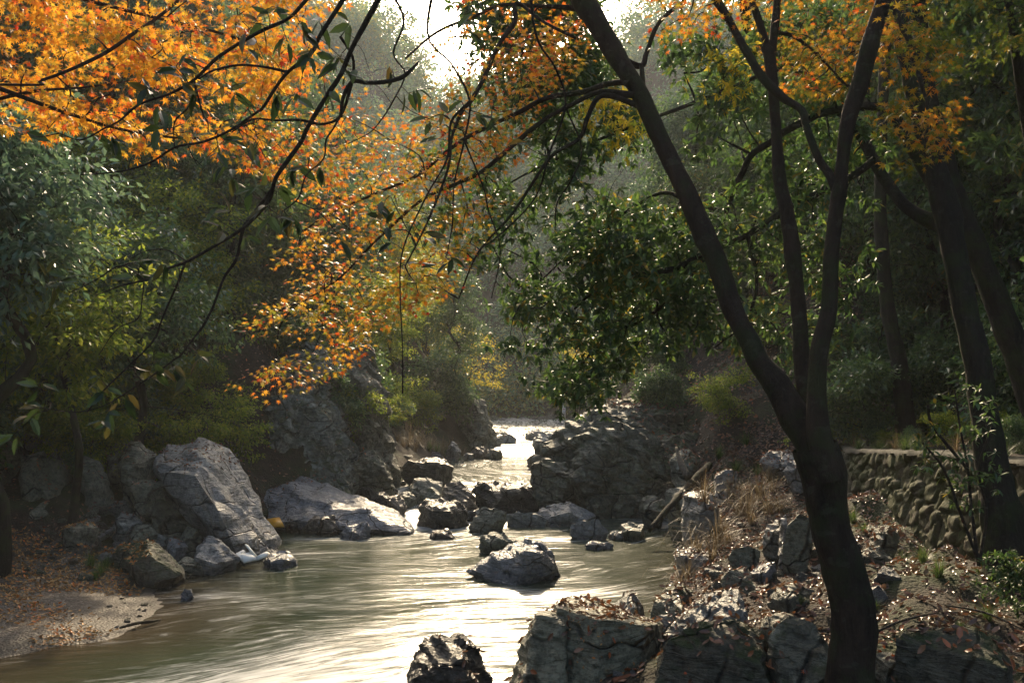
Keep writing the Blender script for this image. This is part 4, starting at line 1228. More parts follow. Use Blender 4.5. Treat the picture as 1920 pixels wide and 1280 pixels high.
# ------------------------------------------------------------------ the three-stemmed maple in front
org = P(1597, 1285, 7.4)
maple = empty("maple_tree", "tall three-stemmed maple with orange crown standing on the right bank rocks", "tree", None, org)
def wr(ws, Y):
    if not hasattr(Y, '__len__'): Y = (Y, Y)
    return [w / 2 * (Y[0] + (Y[1] - Y[0]) * i / (len(ws) - 1)) / F for i, w in enumerate(ws)]
def stem(name, path, ws, Y, parent, mat, origin, seed, nseg=18, noise=.10, sub=6):
    mb = MB(); p = [np.array(q) - origin for q in pts(path, Y)]
    tube(mb, p, wr(ws, Y), nseg, sub, noise, 5.0, seed, 0.0)
    return obj(name, mb.mesh(name, True), mat, parent)
stem("trunk", [(1608, 1360), (1597, 1270), (1600, 1190), (1598, 1130), (1580, 1060), (1560, 1000), (1548, 930), (1540, 875), (1528, 835)], [120, 88, 80, 80, 78, 74, 76, 84, 80], 7.4, maple, B_MAPLE, org, 1, 26, .08)
stem("stem", [(1545, 900), (1522, 835), (1490, 780), (1455, 720), (1424, 680), (1400, 630), (1374, 580), (1345, 495), (1308, 410), (1272, 330), (1238, 260), (1204, 185), (1168, 125), (1130, 62), (1092, 0), (1050, -70), (1010, -150)],
     [60, 62, 58, 50, 42, 40, 38, 40, 42, 36, 34, 36, 36, 42, 44, 40, 34], (7.4, 8.6), maple, B_MAPLE, org, 2)
stem("stem", [(1536, 880), (1522, 800), (1505, 700), (1498, 580), (1486, 475), (1475, 400), (1462, 337), (1454, 225), (1444, 112), (1436, 90)], [44, 38, 30, 29, 30, 29, 25, 20, 22, 20], (7.6, 8.0), maple, B_MAPLE, org, 3, 14)
stem("stem", [(1556, 900), (1540, 830), (1532, 770), (1535, 662), (1554, 580), (1559, 475), (1567, 400), (1574, 356), (1580, 300), (1591, 225), (1615, 150), (1634, 75), (1657, 0), (1684, -90)], [56, 48, 40, 32, 30, 28, 27, 30, 24, 30, 33, 32, 30, 28], (7.3, 7.3), maple, B_MAPLE, org, 4, 16)
BR = [
 ([(1440, 100), (1425, 50), (1411, 0), (1400, -70)], [15, 14, 14, 12], (8.0, 8.0)),
 ([(1446, 105), (1452, 50), (1456, 0), (1460, -70)], [17, 16, 15, 13], (8.0, 8.0)),
 ([(1570, 365), (1556, 330), (1535, 300), (1512, 244), (1501, 208), (1467, 184), (1430, 146), (1400, 98), (1362, 30), (1338, -10), (1310, -70)], [18, 17, 15, 14, 15, 17, 17, 15, 15, 17, 15], (7.3, 7.9)),
 ([(1180, 158), (1165, 154), (1127, 161), (1090, 174), (1026, 184), (977, 210), (936, 229), (872, 259), (827, 292), (782, 330), (696, 367), (620, 400), (560, 440)], [15, 13, 11, 10, 10, 9, 8, 8, 7, 6, 5, 4, 3], (8.2, 9.6)),
 ([(1190, 178), (1127, 174), (1071, 199), (1015, 229), (959, 274), (902, 322), (850, 345), (790, 375), (715, 442), (640, 520), (560, 570)], [13, 10, 9, 9, 9, 8, 7, 6, 5, 4, 3], (8.2, 9.2)),
 ([(1215, 205), (1150, 180), (1120, 184), (1101, 221), (1086, 259), (1037, 289), (1007, 330), (960, 400), (900, 470), (860, 560)], [12, 11, 10, 9, 8, 7, 6, 5, 4, 3], (8.2, 8.6)),
 ([(1150, 90), (1168, 110), (1202, 124), (1212, 97), (1232, 49), (1262, 19), (1300, -10)], [16, 14, 11, 9, 8, 7, 6], (8.4, 8.6)),
 ([(1205, 175), (1204, 150), (1202, 124)], [12, 10, 9], (8.3, 8.4)),
 ([(1108, 20), (1060, 15), (1010, 12), (940, 10), (890, 30), (820, 60), (760, 110)], [16, 10, 8, 7, 6, 5, 4], (8.5, 9.0)),
 ([(1080, 70), (1020, 40), (970, 5), (966, 41), (936, 82), (910, 142), (884, 187), (865, 210), (846, 262), (839, 319), (800, 420), (760, 500)], [6, 6, 7, 9, 9, 8, 8, 7, 6, 5, 4, 3], (8.4, 8.4)),
 ([(1660, -20), (1700, 60), (1720, 130), (1740, 200), (1735, 290)], [14, 10, 8, 6, 3], (7.3, 7.0)),
 ([(1450, 60), (1490, 70), (1540, 110), (1590, 160)], [9, 7, 5, 3], (8.0, 8.3))]
roots = []
for k, (pa, ws, Y) in enumerate(BR):
    mb = MB(); q = pts(pa, Y)
    tube(mb, [np.array(p) - org for p in q], wr(ws, Y), 9, 5, .10, 6, k, .01)
    obj("branch", mb.mesh("branch", True), B_MAPLE if k < 8 else B_TWIG, maple)
    roots += list(dense(q, 4))
roots = np.array(roots)
SW = [(560, 250), (640, 200), (700, 230), (800, 190), (860, 120), (960, 40), (1060, 20), (1090, 130), (1000, 200), (940, 300), (900, 400), (880, 500), (800, 580), (720, 620), (690, 650), (640, 690), (560, 730), (525, 735), (470, 705), (560, 640), (455, 598), (520, 560), (600, 530), (500, 490), (560, 420), (600, 380), (560, 320)]
c1 = poly_centers(SW, (8.2, 10.2), 250, 3, .10)
TOPR = [(1190, -30), (1690, -30), (1700, 60), (1620, 150), (1540, 190), (1470, 150), (1400, 60), (1330, 50), (1230, 90)]
c1 = np.concatenate([c1, poly_centers([(840, 40), (880, -40), (1100, -40), (1080, 120), (960, 230), (880, 300), (820, 260), (860, 150)], (8.6, 10), 28, 33, .1)])
c2 = poly_centers(TOPR, (7.6, 9.2), 62, 4, .12)
c3 = poly_centers([(1650, -10), (1760, 20), (1790, 200), (1770, 290), (1690, 330), (1640, 260), (1660, 150)], (6.6, 7.6), 42, 5, .1)
c4 = poly_centers([(1440, 60), (1600, 60), (1600, 150), (1540, 200), (1460, 160)], (8, 9.4), 30, 6, .1)
L_MIX = leaf_mat("leaf_olive_orange", [(0.0, (0.10, 0.15, 0.02)), (0.4, (0.30, 0.28, 0.03)), (0.75, (0.58, 0.32, 0.02)), (1.0, (0.62, 0.15, 0.015))], 0.5, 0.42, 0.35, clump=0.25)
cc_ = np.concatenate([c1, c2])
qx, qy = proj(cc_)
mixm = ((qx > 700) & (qy > 360) & (rng.random(len(cc_)) < .75)) | ((qy > 480) & (rng.random(len(cc_)) < .45) & (qx < 800))
mt0 = MB()
dr = grow(mt0, roots, cc_, .012, .0022, seed=5)
for v in mt0.v: v -= org
for msk, mat_, tw in ((~mixm, L_ORANGE, True), (mixm, L_MIX, False)):
    ml = MB(); el = (-.22, 0, -.13)
    spray(ml, 'maple', cc_[msk] - org, dr[msk], 25, .20, .22, .040, 1.0, .35, .7, .22, .22, el)
    if tw: obj("crown", mesh2("crown", ml, mt0, mat_, B_TWIG), None, maple)
    else: obj("crown", ml.mesh("crown"), mat_, maple)
ml, mt = MB(), MB()
cc_ = np.concatenate([c3, c4])
dr = grow(mt, roots, cc_, .010, .002, seed=6)
spray(ml, 'maple', cc_ - org, dr, 20, .22, .28, .043, 1.0, .35, .7, .2, .32)
for v in mt.v: v -= org
obj("crown", mesh2("crown", ml, mt, L_OLIVE, B_TWIG), None, maple)

up_ = np.array([P(random.uniform(1050, 2100), random.uniform(-760, -60), random.uniform(6.5, 10)) for _ in range(120)])
ml, mt = MB(), MB(); dr = grow(mt, roots, up_, .03, .005, seed=16)
spray(ml, 'maple', up_ - org, dr, 26, .38, .3, .075, 1.0, .35, .7, .22, .3)
for v in mt.v: v -= org
obj("crown", mesh2("crown", ml, mt, L_OLIVE, B_TWIG), None, maple)

# ------------------------------------------------------------------ golden maple reaching in from the left
org = np.array([-6.9, 5.4, 1.0])
gold = empty("maple_tree", "golden maple whose bright star-leaved canopy fills the upper left corner", "tree", None, org)
mb = MB()
tube(mb, [np.array(q) - org for q in ((-6.9, 5.4, .6), (-6.8, 5.6, 2.6), (-6.4, 5.9, 4.8), (-6.0, 6.2, 6.6))], [.22, .18, .14, .1], 16, 6, .1, 4, 1)
obj("trunk", mb.mesh("trunk", True), B_MAPLE, gold)
GB = [([(-500, 60), (-200, 250), (-60, 200), (60, 172), (150, 165), (250, 150)], [20, 14, 8, 6, 4, 3], (6.2, 7.8)),
      ([(-480, 100), (0, 460 - 300), (80, 150), (187, 105), (255, 60), (292, 37), (337, 0), (380, -60)], [18, 5, 6, 7, 7, 6, 6, 5], (6.2, 7.6)),
      ([(-500, 40), (-250, -60), (0, -40), (200, 10), (400, 60), (560, 110)], [20, 16, 10, 7, 5, 3], (6.2, 8.4)),
      ([(-480, 90), (-150, 120), (120, 210), (260, 250), (380, 260), (480, 230)], [18, 12, 7, 5, 4, 3], (6.2, 8.2))]
roots = []
for k, (pa, ws, Y) in enumerate(GB):
    q = pts(pa, Y); mb = MB()
    q = [np.array((-6.3, 6.0, 5.0 + .3 * k))] + q[1:]
    tube(mb, [p - org for p in q], wr(ws, Y), 8, 5, .1, 6, k, .01)
    obj("branch", mb.mesh("branch", True), B_TWIG, gold); roots += list(dense(q, 5))
GP = [(-90, -80), (640, -80), (600, 30), (575, 110), (500, 190), (440, 240), (390, 285), (320, 270), (260, 290), (200, 262), (120, 235), (70, 262), (20, 250), (-90, 240)]
c1 = poly_centers(GP, (6.8, 8.6), 235, 13, .11)
c2 = poly_centers([(420, 240), (560, 110), (640, 150), (680, 210), (600, 330), (520, 330), (440, 300)], (7.5, 9), 42, 14, .12)
ml, mt = MB(), MB()
dr = grow(mt, roots, c1, .011, .002, seed=8)
spray(ml, 'maple', c1 - org, dr, 30, .25, .22, .046, 1.0, .35, .7, .22, .36)
for v in mt.v: v -= org
obj("crown", mesh2("crown", ml, mt, L_GOLD, B_TWIG), None, gold)
ml, mt = MB(), MB()
dr = grow(mt, roots, c2, .009, .002, seed=9)
spray(ml, 'maple', c2 - org, dr, 20, .26, .3, .042, 1.0, .35, .7, .25, .32)
for v in mt.v: v -= org
o = obj("crown", mesh2("crown", ml, mt, L_ORANGE, B_TWIG), None, gold); o["label"] = "redder orange tip of the golden canopy"

# ------------------------------------------------------------------ dark overhead branches of a tree behind the viewer
org = np.array([0.6, -2.6, 1.7])
over = empty("evergreen_tree", "evergreen whose bare-looking dark boughs with few large leaves hang across the upper left", "tree", None, org)
mb = MB()
tube(mb, [np.array(q) - org for q in ((.6, -2.6, 1.2), (.5, -2.4, 3.6), (.1, -1.6, 6.0), (-.2, -.2, 7.6))], [.24, .19, .15, .10], 16, 6, .1, 4, 2)
obj("trunk", mb.mesh("trunk", True), B_DARK, over)
OB = [
 ([(760, -330), (742, -120), (715, -10), (690, 40), (662, 90), (640, 140), (610, 185), (577, 240), (563, 270), (520, 330), (510, 356), (500, 380), (457, 424), (400, 460), (349, 490), (310, 505), (270, 524), (225, 535), (180, 552)], [26, 20, 13, 11, 10, 10, 9, 9, 9, 8, 8, 8, 7, 6, 6, 5, 4, 3, 2], (4.4, 5.2)),
 ([(510, 356), (480, 395), (457, 424), (450, 450), (442, 486), (420, 520), (401, 572), (385, 605), (371, 625), (340, 665), (330, 672), (285, 705), (240, 734)], [8, 7, 7, 6, 6, 5, 5, 5, 4, 4, 3, 3, 2], (5.0, 5.3)),
 ([(349, 490), (335, 530), (326, 550), (305, 600), (289, 640), (240, 690), (195, 735), (165, 775)], [5, 5, 4, 4, 4, 3, 3, 2], (5.1, 5.4)),
 ([(760, -330), (700, -100), (640, 4), (600, 67), (585, 97), (540, 135), (514, 169), (492, 205), (480, 214), (431, 247), (380, 268), (326, 277), (280, 305), (225, 322), (150, 330)], [22, 14, 9, 8, 8, 7, 7, 6, 5, 5, 5, 4, 4, 3, 2], (4.3, 5.0)),
 ([(760, -330), (660, -110), (574, 0), (540, 35), (487, 60), (412, 105), (364, 150), (320, 175), (262, 195), (225, 225), (195, 240), (150, 262), (110, 250)], [20, 12, 8, 7, 7, 7, 6, 5, 5, 4, 3, 3, 2], (4.3, 4.8)),
 ([(640, 217), (645, 180), (662, 150), (690, 152), (722, 150), (745, 145), (762, 136), (785, 112)], [7, 7, 8, 8, 9, 9, 8, 3], (4.8, 4.8)),
 ([(637, 71), (660, 110), (662, 150)], [6, 6, 6], (4.7, 4.8)),
 ([(662, 150), (640, 217), (605, 235), (560, 226), (514, 225), (470, 222), (431, 247)], [7, 6, 5, 5, 4, 4, 3], (4.8, 4.9)),
 ([(540, 135), (500, 128), (450, 125), (400, 135), (372, 150)], [6, 5, 5, 4, 3], (4.7, 4.7)),
 ([(364, 150), (365, 180), (350, 205), (327, 230), (328, 275)], [5, 4, 3, 3, 2], (4.7, 4.8)),
 ([(364, 150), (380, 210), (390, 230), (390, 250)], [4, 3, 3, 2], (4.7, 4.8)),
 ([(640, 217), (625, 245), (613, 265), (608, 300), (575, 330), (560, 370), (530, 395)], [5, 4, 4, 3, 3, 3, 2], (4.8, 4.9)),
 ([(700, -60), (760, 30), (740, 100), (760, 139), (735, 190), (715, 220), (690, 248), (650, 268)], [6, 5, 4, 3, 3, 3, 2, 2], (4.6, 5.0)),
 ([(860, -300), (830, -100), (800, 60), (845, 120), (880, 190), (870, 260), (850, 340), (846, 420), (835, 480)], [14, 9, 4, 4, 4, 4, 3, 3, 2], (4.6, 5.6)),
 ([(870, 260), (905, 350), (915, 400), (935, 470), (920, 560)], [4, 3, 3, 2, 1.5], (5.2, 5.7)),
 ([(880, 190), (845, 230), (838, 300), (800, 370), (757, 470), (750, 560), (752, 640), (754, 735)], [5, 5, 4, 3, 3, 2.5, 2, 3], (5.2, 5.4)),
 ([(1010, -300), (990, -100), (1000, 60), (1040, 130), (1060, 200), (1030, 290), (1005, 370), (950, 430), (900, 470)], [14, 9, 5, 4, 4, 4, 3, 3, 2], (4.8, 5.8)),
 ([(1060, 200), (1090, 280), (1070, 340), (1045, 380), (1040, 430)], [4, 3, 3, 2.5, 2], (5.4, 5.9)),
 ([(270, 524), (230, 500), (190, 520), (160, 535), (130, 548)], [3, 3, 2.5, 2, 1.5], (5.1, 5.2)),
 ([(270, 524), (266, 560), (258, 595), (220, 615), (186, 665)], [3, 2.5, 2.5, 2, 1.5], (5.1, 5.3)),
 ([(349, 490), (310, 468), (270, 470), (240, 485)], [3, 2.5, 2, 1.5], (5.1, 5.2)),
 ([(240, 734), (200, 760), (150, 775), (90, 770)], [2.5, 2, 2, 1.5], (5.3, 5.4)),
 ([(-10, 300), (30, 345), (62, 362), (120, 385), (206, 396), (240, 380), (300, 330)], [10, 9, 8, 7, 6, 4, 2], (7, 8))]
roots = []
for k, (pa, ws, Y) in enumerate(OB):
    q = pts(pa, Y); mb = MB()
    w2 = [w for w in ws]
    if k in (0, 3, 4, 13, 16):
        q = [np.array((-.1, -.9, 7.0)), (np.array((-.1, -.9, 7.0)) + q[0]) / 2 + np.array([0, 0, .4])] + q; w2 = [60, 40] + w2
        rad = [.05, .035] + wr(ws, Y)
    elif k == len(OB) - 1:
        continue
    else: rad = wr(ws, Y)
    tube(mb, [np.array(p) - org for p in q], rad, 7, 5, .12, 9, k, .012)
    obj("branch", mb.mesh("branch", True), B_TWIG, over)
    roots += list(dense(q[-len(ws):], 4))
roots = np.array(roots)
ux, uy = proj(roots)
LC = [(490, 45), (460, 60), (465, 85), (330, 125), (345, 110), (270, 150), (280, 170), (345, 155), (370, 160), (300, 200), (355, 190), (430, 160), (440, 175), (420, 155), (575, 100), (590, 95), (560, 40), (575, 60), (600, 40), (540, 80), (520, 175), (550, 180), (480, 265), (460, 270), (470, 285), (410, 285), (300, 240), (320, 245), (410, 255), (190, 255), (210, 260), (50, 250), (425, 310), (440, 340), (520, 350), (545, 320), (560, 315), (575, 310), (600, 310), (475, 350), (490, 355), (405, 395), (430, 400), (505, 385), (510, 410), (540, 405), (550, 415), (465, 445), (415, 430), (310, 500), (265, 495), (250, 520), (90, 510), (120, 525), (105, 530), (285, 665), (310, 690), (325, 690), (300, 700), (270, 700), (340, 710), (280, 690), (375, 665), (200, 735), (235, 745), (190, 710), (205, 770), (75, 765), (60, 780), (50, 760), (190, 790), (205, 790), (20, 820), (75, 720), (765, 175), (655, 130), (640, 100), (650, 140), (655, 40), (735, 130), (785, 170), (800, 225), (830, 215), (820, 260), (895, 220), (925, 225), (970, 265), (715, 380), (710, 410), (730, 420), (735, 455), (790, 495), (845, 490), (640, 450), (620, 180), (630, 110), (500, 20), (520, 15), (860, 50), (880, 60), (800, 440)]
ml, mt = MB(), MB()
cen = []
for k, (px, py) in enumerate(LC):
    j = int(np.argmin((ux - px) ** 2 + (uy - py) ** 2))
    Y = roots[j][1] + random.uniform(-.08, .12)
    cen.append(P(px, py, Y))
cen = np.array(cen)
dr = grow(mt, roots, cen, .005, .0016, seed=3, sag=.02)
dr = dr * .5 + np.array([0, 0, -.5])
k = len(cen)
per = 3
c = np.repeat(cen, per, 0) + rng.normal(size=(k * per, 3)) * .012
d = np.repeat(dr, per, 0) + rng.normal(size=(k * per, 3)) * np.array([.8, .5, .5])
nr = np.array([0, -.5, .7]) + rng.normal(size=(k * per, 3)) * .5
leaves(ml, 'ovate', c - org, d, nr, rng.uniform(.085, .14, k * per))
# extra bare twigs
ex = []
for _ in range(150):
    j = random.randrange(len(roots)); ex.append(roots[j] + np.array([random.gauss(0, .16), random.gauss(0, .15), random.gauss(-.05, .12)]))
grow(mt, roots, np.array(ex), .004, .0014, seed=4, sag=.02)
for v in mt.v: v -= org
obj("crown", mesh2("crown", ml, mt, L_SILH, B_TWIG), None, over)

# ------------------------------------------------------------------ big leaning tree on the right with glossy foliage over the stream
org = P(1872, 960, 10.6)
glos = empty("evergreen_tree", "large dark moss-edged trunk beside the wall, its glossy boughs hanging over the stream", "tree", None, org)
stem("trunk", [(1905, 1080), (1880, 975), (1866, 900), (1848, 790), (1832, 680), (1812, 587), (1790, 480), (1776, 400), (1752, 310), (1730, 230), (1704, 120), (1683, 20), (1662, -90)], [120, 84, 62, 50, 46, 44, 46, 50, 42, 38, 36, 38, 38], (10.6, 11.2), glos, B_DARK, org, 7, 20, .1)
GBR = [
 ([(1762, 380), (1745, 340), (1700, 262), (1670, 212), (1636, 200), (1580, 206), (1520, 221), (1467, 248), (1445, 266), (1407, 289), (1392, 319), (1372, 360), (1359, 400)], [26, 24, 22, 20, 16, 15, 14, 13, 13, 13, 12, 11, 9], (11.0, 12.5)),
 ([(1775, 430), (1752, 416), (1704, 394), (1674, 356), (1640, 300), (1602, 240), (1560, 200), (1480, 120), (1400, 60)], [34, 30, 24, 22, 20, 18, 14, 10, 7], (11.0, 13)),
 ([(1640, 300), (1600, 330), (1500, 380), (1400, 440), (1330, 470), (1270, 505), (1220, 510), (1170, 520), (1100, 560), (1040, 620)], [16, 14, 13, 12, 12, 12, 10, 8, 6, 3], (11.6, 13)),
 ([(1330, 470), (1260, 560), (1200, 600), (1130, 640), (1080, 700), (1070, 740)], [9, 7, 6, 5, 4, 2], (12.4, 13)),
 ([(1359, 400), (1300, 380), (1250, 360), (1200, 380), (1140, 420), (1060, 480), (1000, 540)], [9, 8, 7, 6, 5, 4, 2], (12.5, 13.4)),
 ([(1480, 120), (1380, 160), (1280, 200), (1180, 240), (1080, 280), (980, 330), (900, 380)], [10, 9, 8, 7, 6, 4, 2], (12.4, 13.6)),
 ([(1400, 440), (1420, 520), (1400, 600), (1340, 650)], [8, 7, 5, 3], (12, 12.4))]
roots = []
for k, (pa, ws, Y) in enumerate(GBR):
    q = pts(pa, Y); mb = MB()
    tube(mb, [np.array(p) - org for p in q], wr(ws, Y), 9, 5, .12, 5, k, .02)
    obj("branch", mb.mesh("branch", True), B_DARK, glos); roots += list(dense(q, 4))
gp1 = [(1240, 60), (1560, 40), (1640, 250), (1620, 400), (1590, 560), (1560, 660), (1440, 670), (1330, 680), (1240, 650), (1200, 560), (1230, 480), (1300, 400), (1280, 330), (1300, 200)]
gp2 = [(940, 650), (955, 560), (1000, 490), (1060, 420), (1160, 370), (1260, 400), (1330, 470), (1350, 640), (1280, 650), (1200, 670), (1150, 710), (1110, 765), (1060, 775), (1040, 730), (1000, 705), (980, 660)]
gp3 = [(810, 300), (880, 200), (1000, 170), (1130, 160), (1220, 220), (1170, 300), (1080, 350), (1010, 420), (940, 500), (860, 480), (790, 430)]
gp4 = [(870, -20), (1090, -20), (1150, 150), (1040, 190), (920, 180)]
cg = np.concatenate([poly_centers(gp1, (11.4, 14), 170, 21, .15), poly_centers(gp2, (11.8, 14), 165, 22, .14), poly_centers(gp3, (12, 14), 80, 23, .15), poly_centers(gp4, (12, 14), 120, 24, .12)])
ml, mt = MB(), MB()
dr = grow(mt, roots, cg, .02, .003, seed=12, sag=.06)
whorls(ml, cg - org, dr, 10, 7, .42, .132, .40)
for v in mt.v: v -= org
obj("crown", mesh2("crown", ml, mt, L_GLOSS, B_DARK), None, glos)
up_ = np.array([P(random.uniform(1300, 2500), random.uniform(-700, -40), random.uniform(10.5, 15)) for _ in range(150)])
ml, mt = MB(), MB(); dr = grow(mt, roots, up_, .04, .006, seed=17)
whorls(ml, up_ - org, dr, 6, 7, .6, .26, .4)
for v in mt.v: v -= org
obj("crown", mesh2("crown", ml, mt, L_GLOSS, B_DARK), None, glos)
cy = np.concatenate([poly_centers([(1330, 100), (1400, 90), (1420, 150), (1380, 200), (1330, 170)], (11, 12), 9, 31, .1), poly_centers([(1100, 180), (1190, 175), (1200, 240), (1150, 290), (1100, 260)], (10, 11), 10, 32, .1)])
ml, mt = MB(), MB()
dr = grow(mt, np.concatenate([np.array(roots), ]), cy, .012, .003, seed=13)
whorls(ml, cy - org, dr, 9, 6, .26, .085, .35)
for v in mt.v: v -= org
o = obj("crown", mesh2("crown", ml, mt, L_YELLOW, B_TWIG), None, glos); o["label"] = "few clear yellow leaf sprays in the glossy foliage"

# ------------------------------------------------------------------ background trees
def tree_proto(seed, h, w, clusters, per, mat, lsize, kind='small', trunk_r=.14, lean=(0, 0), flat=.6, crad=.5, bark=B_DARK, low=.25, style='spray', jit=.35, tops=5):
    """trunk and crown meshes with the foot at the origin"""
    r = random.Random(seed)
    mbt, mbl, mbw = MB(), MB(), MB()
    tp = [np.array([0, 0, -.8])]
    for k in range(1, 7):
        t = k / 6
        tp.append(np.array([lean[0] * t * t * h + r.gauss(0, .03) * h, lean[1] * t * t * h + r.gauss(0, .03) * h, h * .92 * t]))
    tube(mbt, tp, [trunk_r * 1.35, trunk_r, trunk_r * .9, trunk_r * .75, trunk_r * .55, trunk_r * .35, trunk_r * .12], 10, 4, .12, 3, seed)
    path = catmull(tp, 4)
    roots = [p for p in path if p[2] > h * low]
    lobes = []
    for k in range(tops):
        a = r.uniform(0, 6.28); t = r.uniform(low + .12, .95); b = path[min(len(path) - 1, int(t * len(path)))]
        rr = w * .5 * r.uniform(.3, .75) * (1.15 - t * .6)
        c = b + np.array([math.cos(a) * rr, math.sin(a) * rr, r.uniform(.0, .12) * h])
        lobes.append((c, w * r.uniform(.20, .34)))
        m = (b + c) / 2 + np.array([0, 0, .06 * h])
        tube(mbt, [b, m, c], [trunk_r * .42, trunk_r * .3, trunk_r * .14], 7, 4, .1, 3, seed + k)
        roots += list(catmull([b, m, c], 4))
    lobes.append((path[-3], w * .26))
    cen = []
    while len(cen) < clusters:
        c, R = lobes[r.randrange(len(lobes))]
        v = np.array([r.gauss(0, 1) for _ in range(3)]); v /= np.linalg.norm(v)
        q = c + v * R * (r.uniform(.35, 1.15)) * np.array([1, 1, .78])
        if q[2] > h * low * .7: cen.append(q)
    cen = np.array(cen)
    dr = grow(mbw, np.array(roots), cen, .02, .006, seed=seed, nseg=4)
    if style == 'spray': spray(mbl, kind, cen, dr, per, crad, flat, lsize, 1.0, .45, .6, .3, jit)
    else: whorls(mbl, cen, dr, max(1, per // 7), 7, crad, lsize, .4)
    tm = mbt.mesh("trunk", True); tm.materials.append(bark)
    cm = mesh2("crown", mbl, mbw, mat, bark)
    return tm, cm
def put_tree(proto, x, y, s, rz, name, label, group, cat="tree", tilt=(0, 0), z=None, sz=1.0):
    z0 = float(ground(x, y)[0]) if z is None else z
    e = empty(name, label, cat, group, (x, y, z0))
    e.rotation_euler = (tilt[0], tilt[1], rz); e.scale = (s, s, s * sz)
    for nm, me in zip(("trunk" if name.endswith("tree") else "stem", "crown"), proto):
        o = bpy.data.objects.new(nm, me); C.objects.link(o); o.parent = e
    return e
PR = {
 'ever': [tree_proto(101 + k, 7.5, 6.0, 190, 56, L_EVER, .20, crad=.55, flat=.6, trunk_r=.13, tops=7) for k in range(3)],
 'blue': [tree_proto(121 + k, 8.0, 6.0, 180, 60, L_BLUE, .19, crad=.55, flat=.7, trunk_r=.14, tops=7) for k in range(2)],
 'glos': [tree_proto(141 + k, 7.0, 5.5, 150, 49, L_GLOSS, .21, kind='ovate', crad=.5, style='whorl', trunk_r=.14, tops=7) for k in range(2)],
 'light': [tree_proto(161 + k, 6.0, 5.5, 150, 60, L_LIGHT, .14, crad=.55, flat=.35, trunk_r=.08, bark=B_DARK, tops=6) for k in range(2)],
 'yellow': [tree_proto(181, 5.0, 5.0, 90, 46, L_YELLOW, .11, crad=.5, flat=.35, trunk_r=.07, bark=B_PALE, tops=6)],
 'bush': [tree_proto(201 + k, 1.7, 2.4, 80, 55, L_EVER, .12, crad=.3, flat=.7, trunk_r=.03, low=.05, tops=6) for k in range(2)],
 'lbush': [tree_proto(211 + k, 1.6, 2.4, 80, 55, L_LIGHT, .09, crad=.3, flat=.5, trunk_r=.025, low=.05, tops=6, bark=B_PALE) for k in range(2)],
 'gbush': [tree_proto(221, 1.7, 2.2, 60, 49, L_GLOSS, .13, kind='ovate', crad=.28, style='whorl', trunk_r=.03, low=.05, tops=6)],
}
rr = random.Random(99)
LAB = {'ever': "dark leafy evergreen", 'blue': "blue-green evergreen", 'glos': "glossy-leaved evergreen", 'light': "loose pale-green tree", 'yellow': "small yellow-leaved tree"}
def stand(n, fx, kinds, place, name_group, smin=.8, smax=1.25, sep=2.0, seed=1, tiltx=0.0):
    r = random.Random(seed); done = []; t = 0
    while len(done) < n and t < n * 40:
        t += 1
        q = fx(r)
        if q is None or any((q[0] - a) ** 2 + (q[1] - b) ** 2 < sep * sep for a, b in done): continue
        done.append(q)
        kd = r.choice(kinds); pr = r.choice(PR[kd])
        put_tree(pr, q[0], q[1], r.uniform(smin, smax), r.uniform(0, 6.28), "broadleaf_tree",
                 LAB[kd] + " " + place, LAB[kd] + "s " + name_group, tilt=(0, tiltx))
# left hillside
stand(34, lambda r: (lambda y: (float(xl_of(y)) - r.uniform(5.4, 10.5), y))(r.uniform(24, 46)), ['ever', 'blue', 'light', 'ever', 'glos'], "in the woods on the left hillside above the cliffs", "on the left hillside", .55, .95, 1.6, 1, .1)
stand(40, lambda r: (lambda y: (float(xl_of(y)) - r.uniform(9.5, 24), y))(r.uniform(22, 62)), ['ever', 'blue', 'ever', 'light'], "high on the left hillside", "high on the left hillside", .9, 1.4, 2.4, 2, .1)
stand(20, lambda r: (lambda y: (float(xl_of(y)) - r.uniform(3.0, 9), y))(r.uniform(46, 66)), ['ever', 'blue', 'light', 'yellow'], "far up the stream on the left side", "far up the left side", .7, 1.1, 2.0, 3, .1)
def brush(n, fx, kinds, label, group, seed, smin=.8, smax=1.5):
    r = random.Random(seed)
    for k in range(n):
        q = fx(r); pr = r.choice(PR[r.choice(kinds)])
        put_tree(pr, q[0], q[1], r.uniform(smin, smax), r.uniform(0, 6.28), "shrub", label, group, "shrub", tilt=(0, 0))
brush(70, lambda r: (lambda y: (float(xl_of(y)) - r.uniform(3.2, 11), y))(r.uniform(20, 46)), ['bush', 'bush', 'lbush', 'gbush'], "low shrub filling the slope between the trees on the left hillside", "shrubs on the left hillside", 31)
brush(34, lambda r: (lambda y: (float(xl_of(y)) - r.uniform(4.5, 10), y))(r.uniform(10, 20)), ['bush', 'lbush', 'bush'], "shrub in the shade behind the gravel bar", "shrubs behind the gravel bar", 32)
brush(44, lambda r: (lambda y: (float(xr_of(y)) + r.uniform(5.5, 14), y))(r.uniform(24, 44)), ['bush', 'gbush', 'bush'], "dark shrub on the leafy right hillside", "shrubs on the right hillside", 33)
brush(40, lambda r: (r.uniform(8.3, 15), r.uniform(10, 24)), ['bush', 'gbush'], "dark shrub in the wood behind the stone wall", "shrubs behind the stone wall", 34)
brush(22, lambda r: (lambda y: (float(xl_of(y)) - r.uniform(1.2, 4.5), y))(r.uniform(33, 45)), ['lbush', 'bush', 'lbush'], "low scrub on the slope of the cove beyond the buttress", "scrub in the cove", 36, .5, .9)
brush(26, lambda r: (lambda y: (float(xl_of(y)) - r.uniform(2.6, 6), y))(r.uniform(19.5, 24)), ['lbush', 'bush', 'lbush'], "twiggy shrub on the ledges above the rubble heap", "shrubs above the rubble heap", 37, .5, .9)
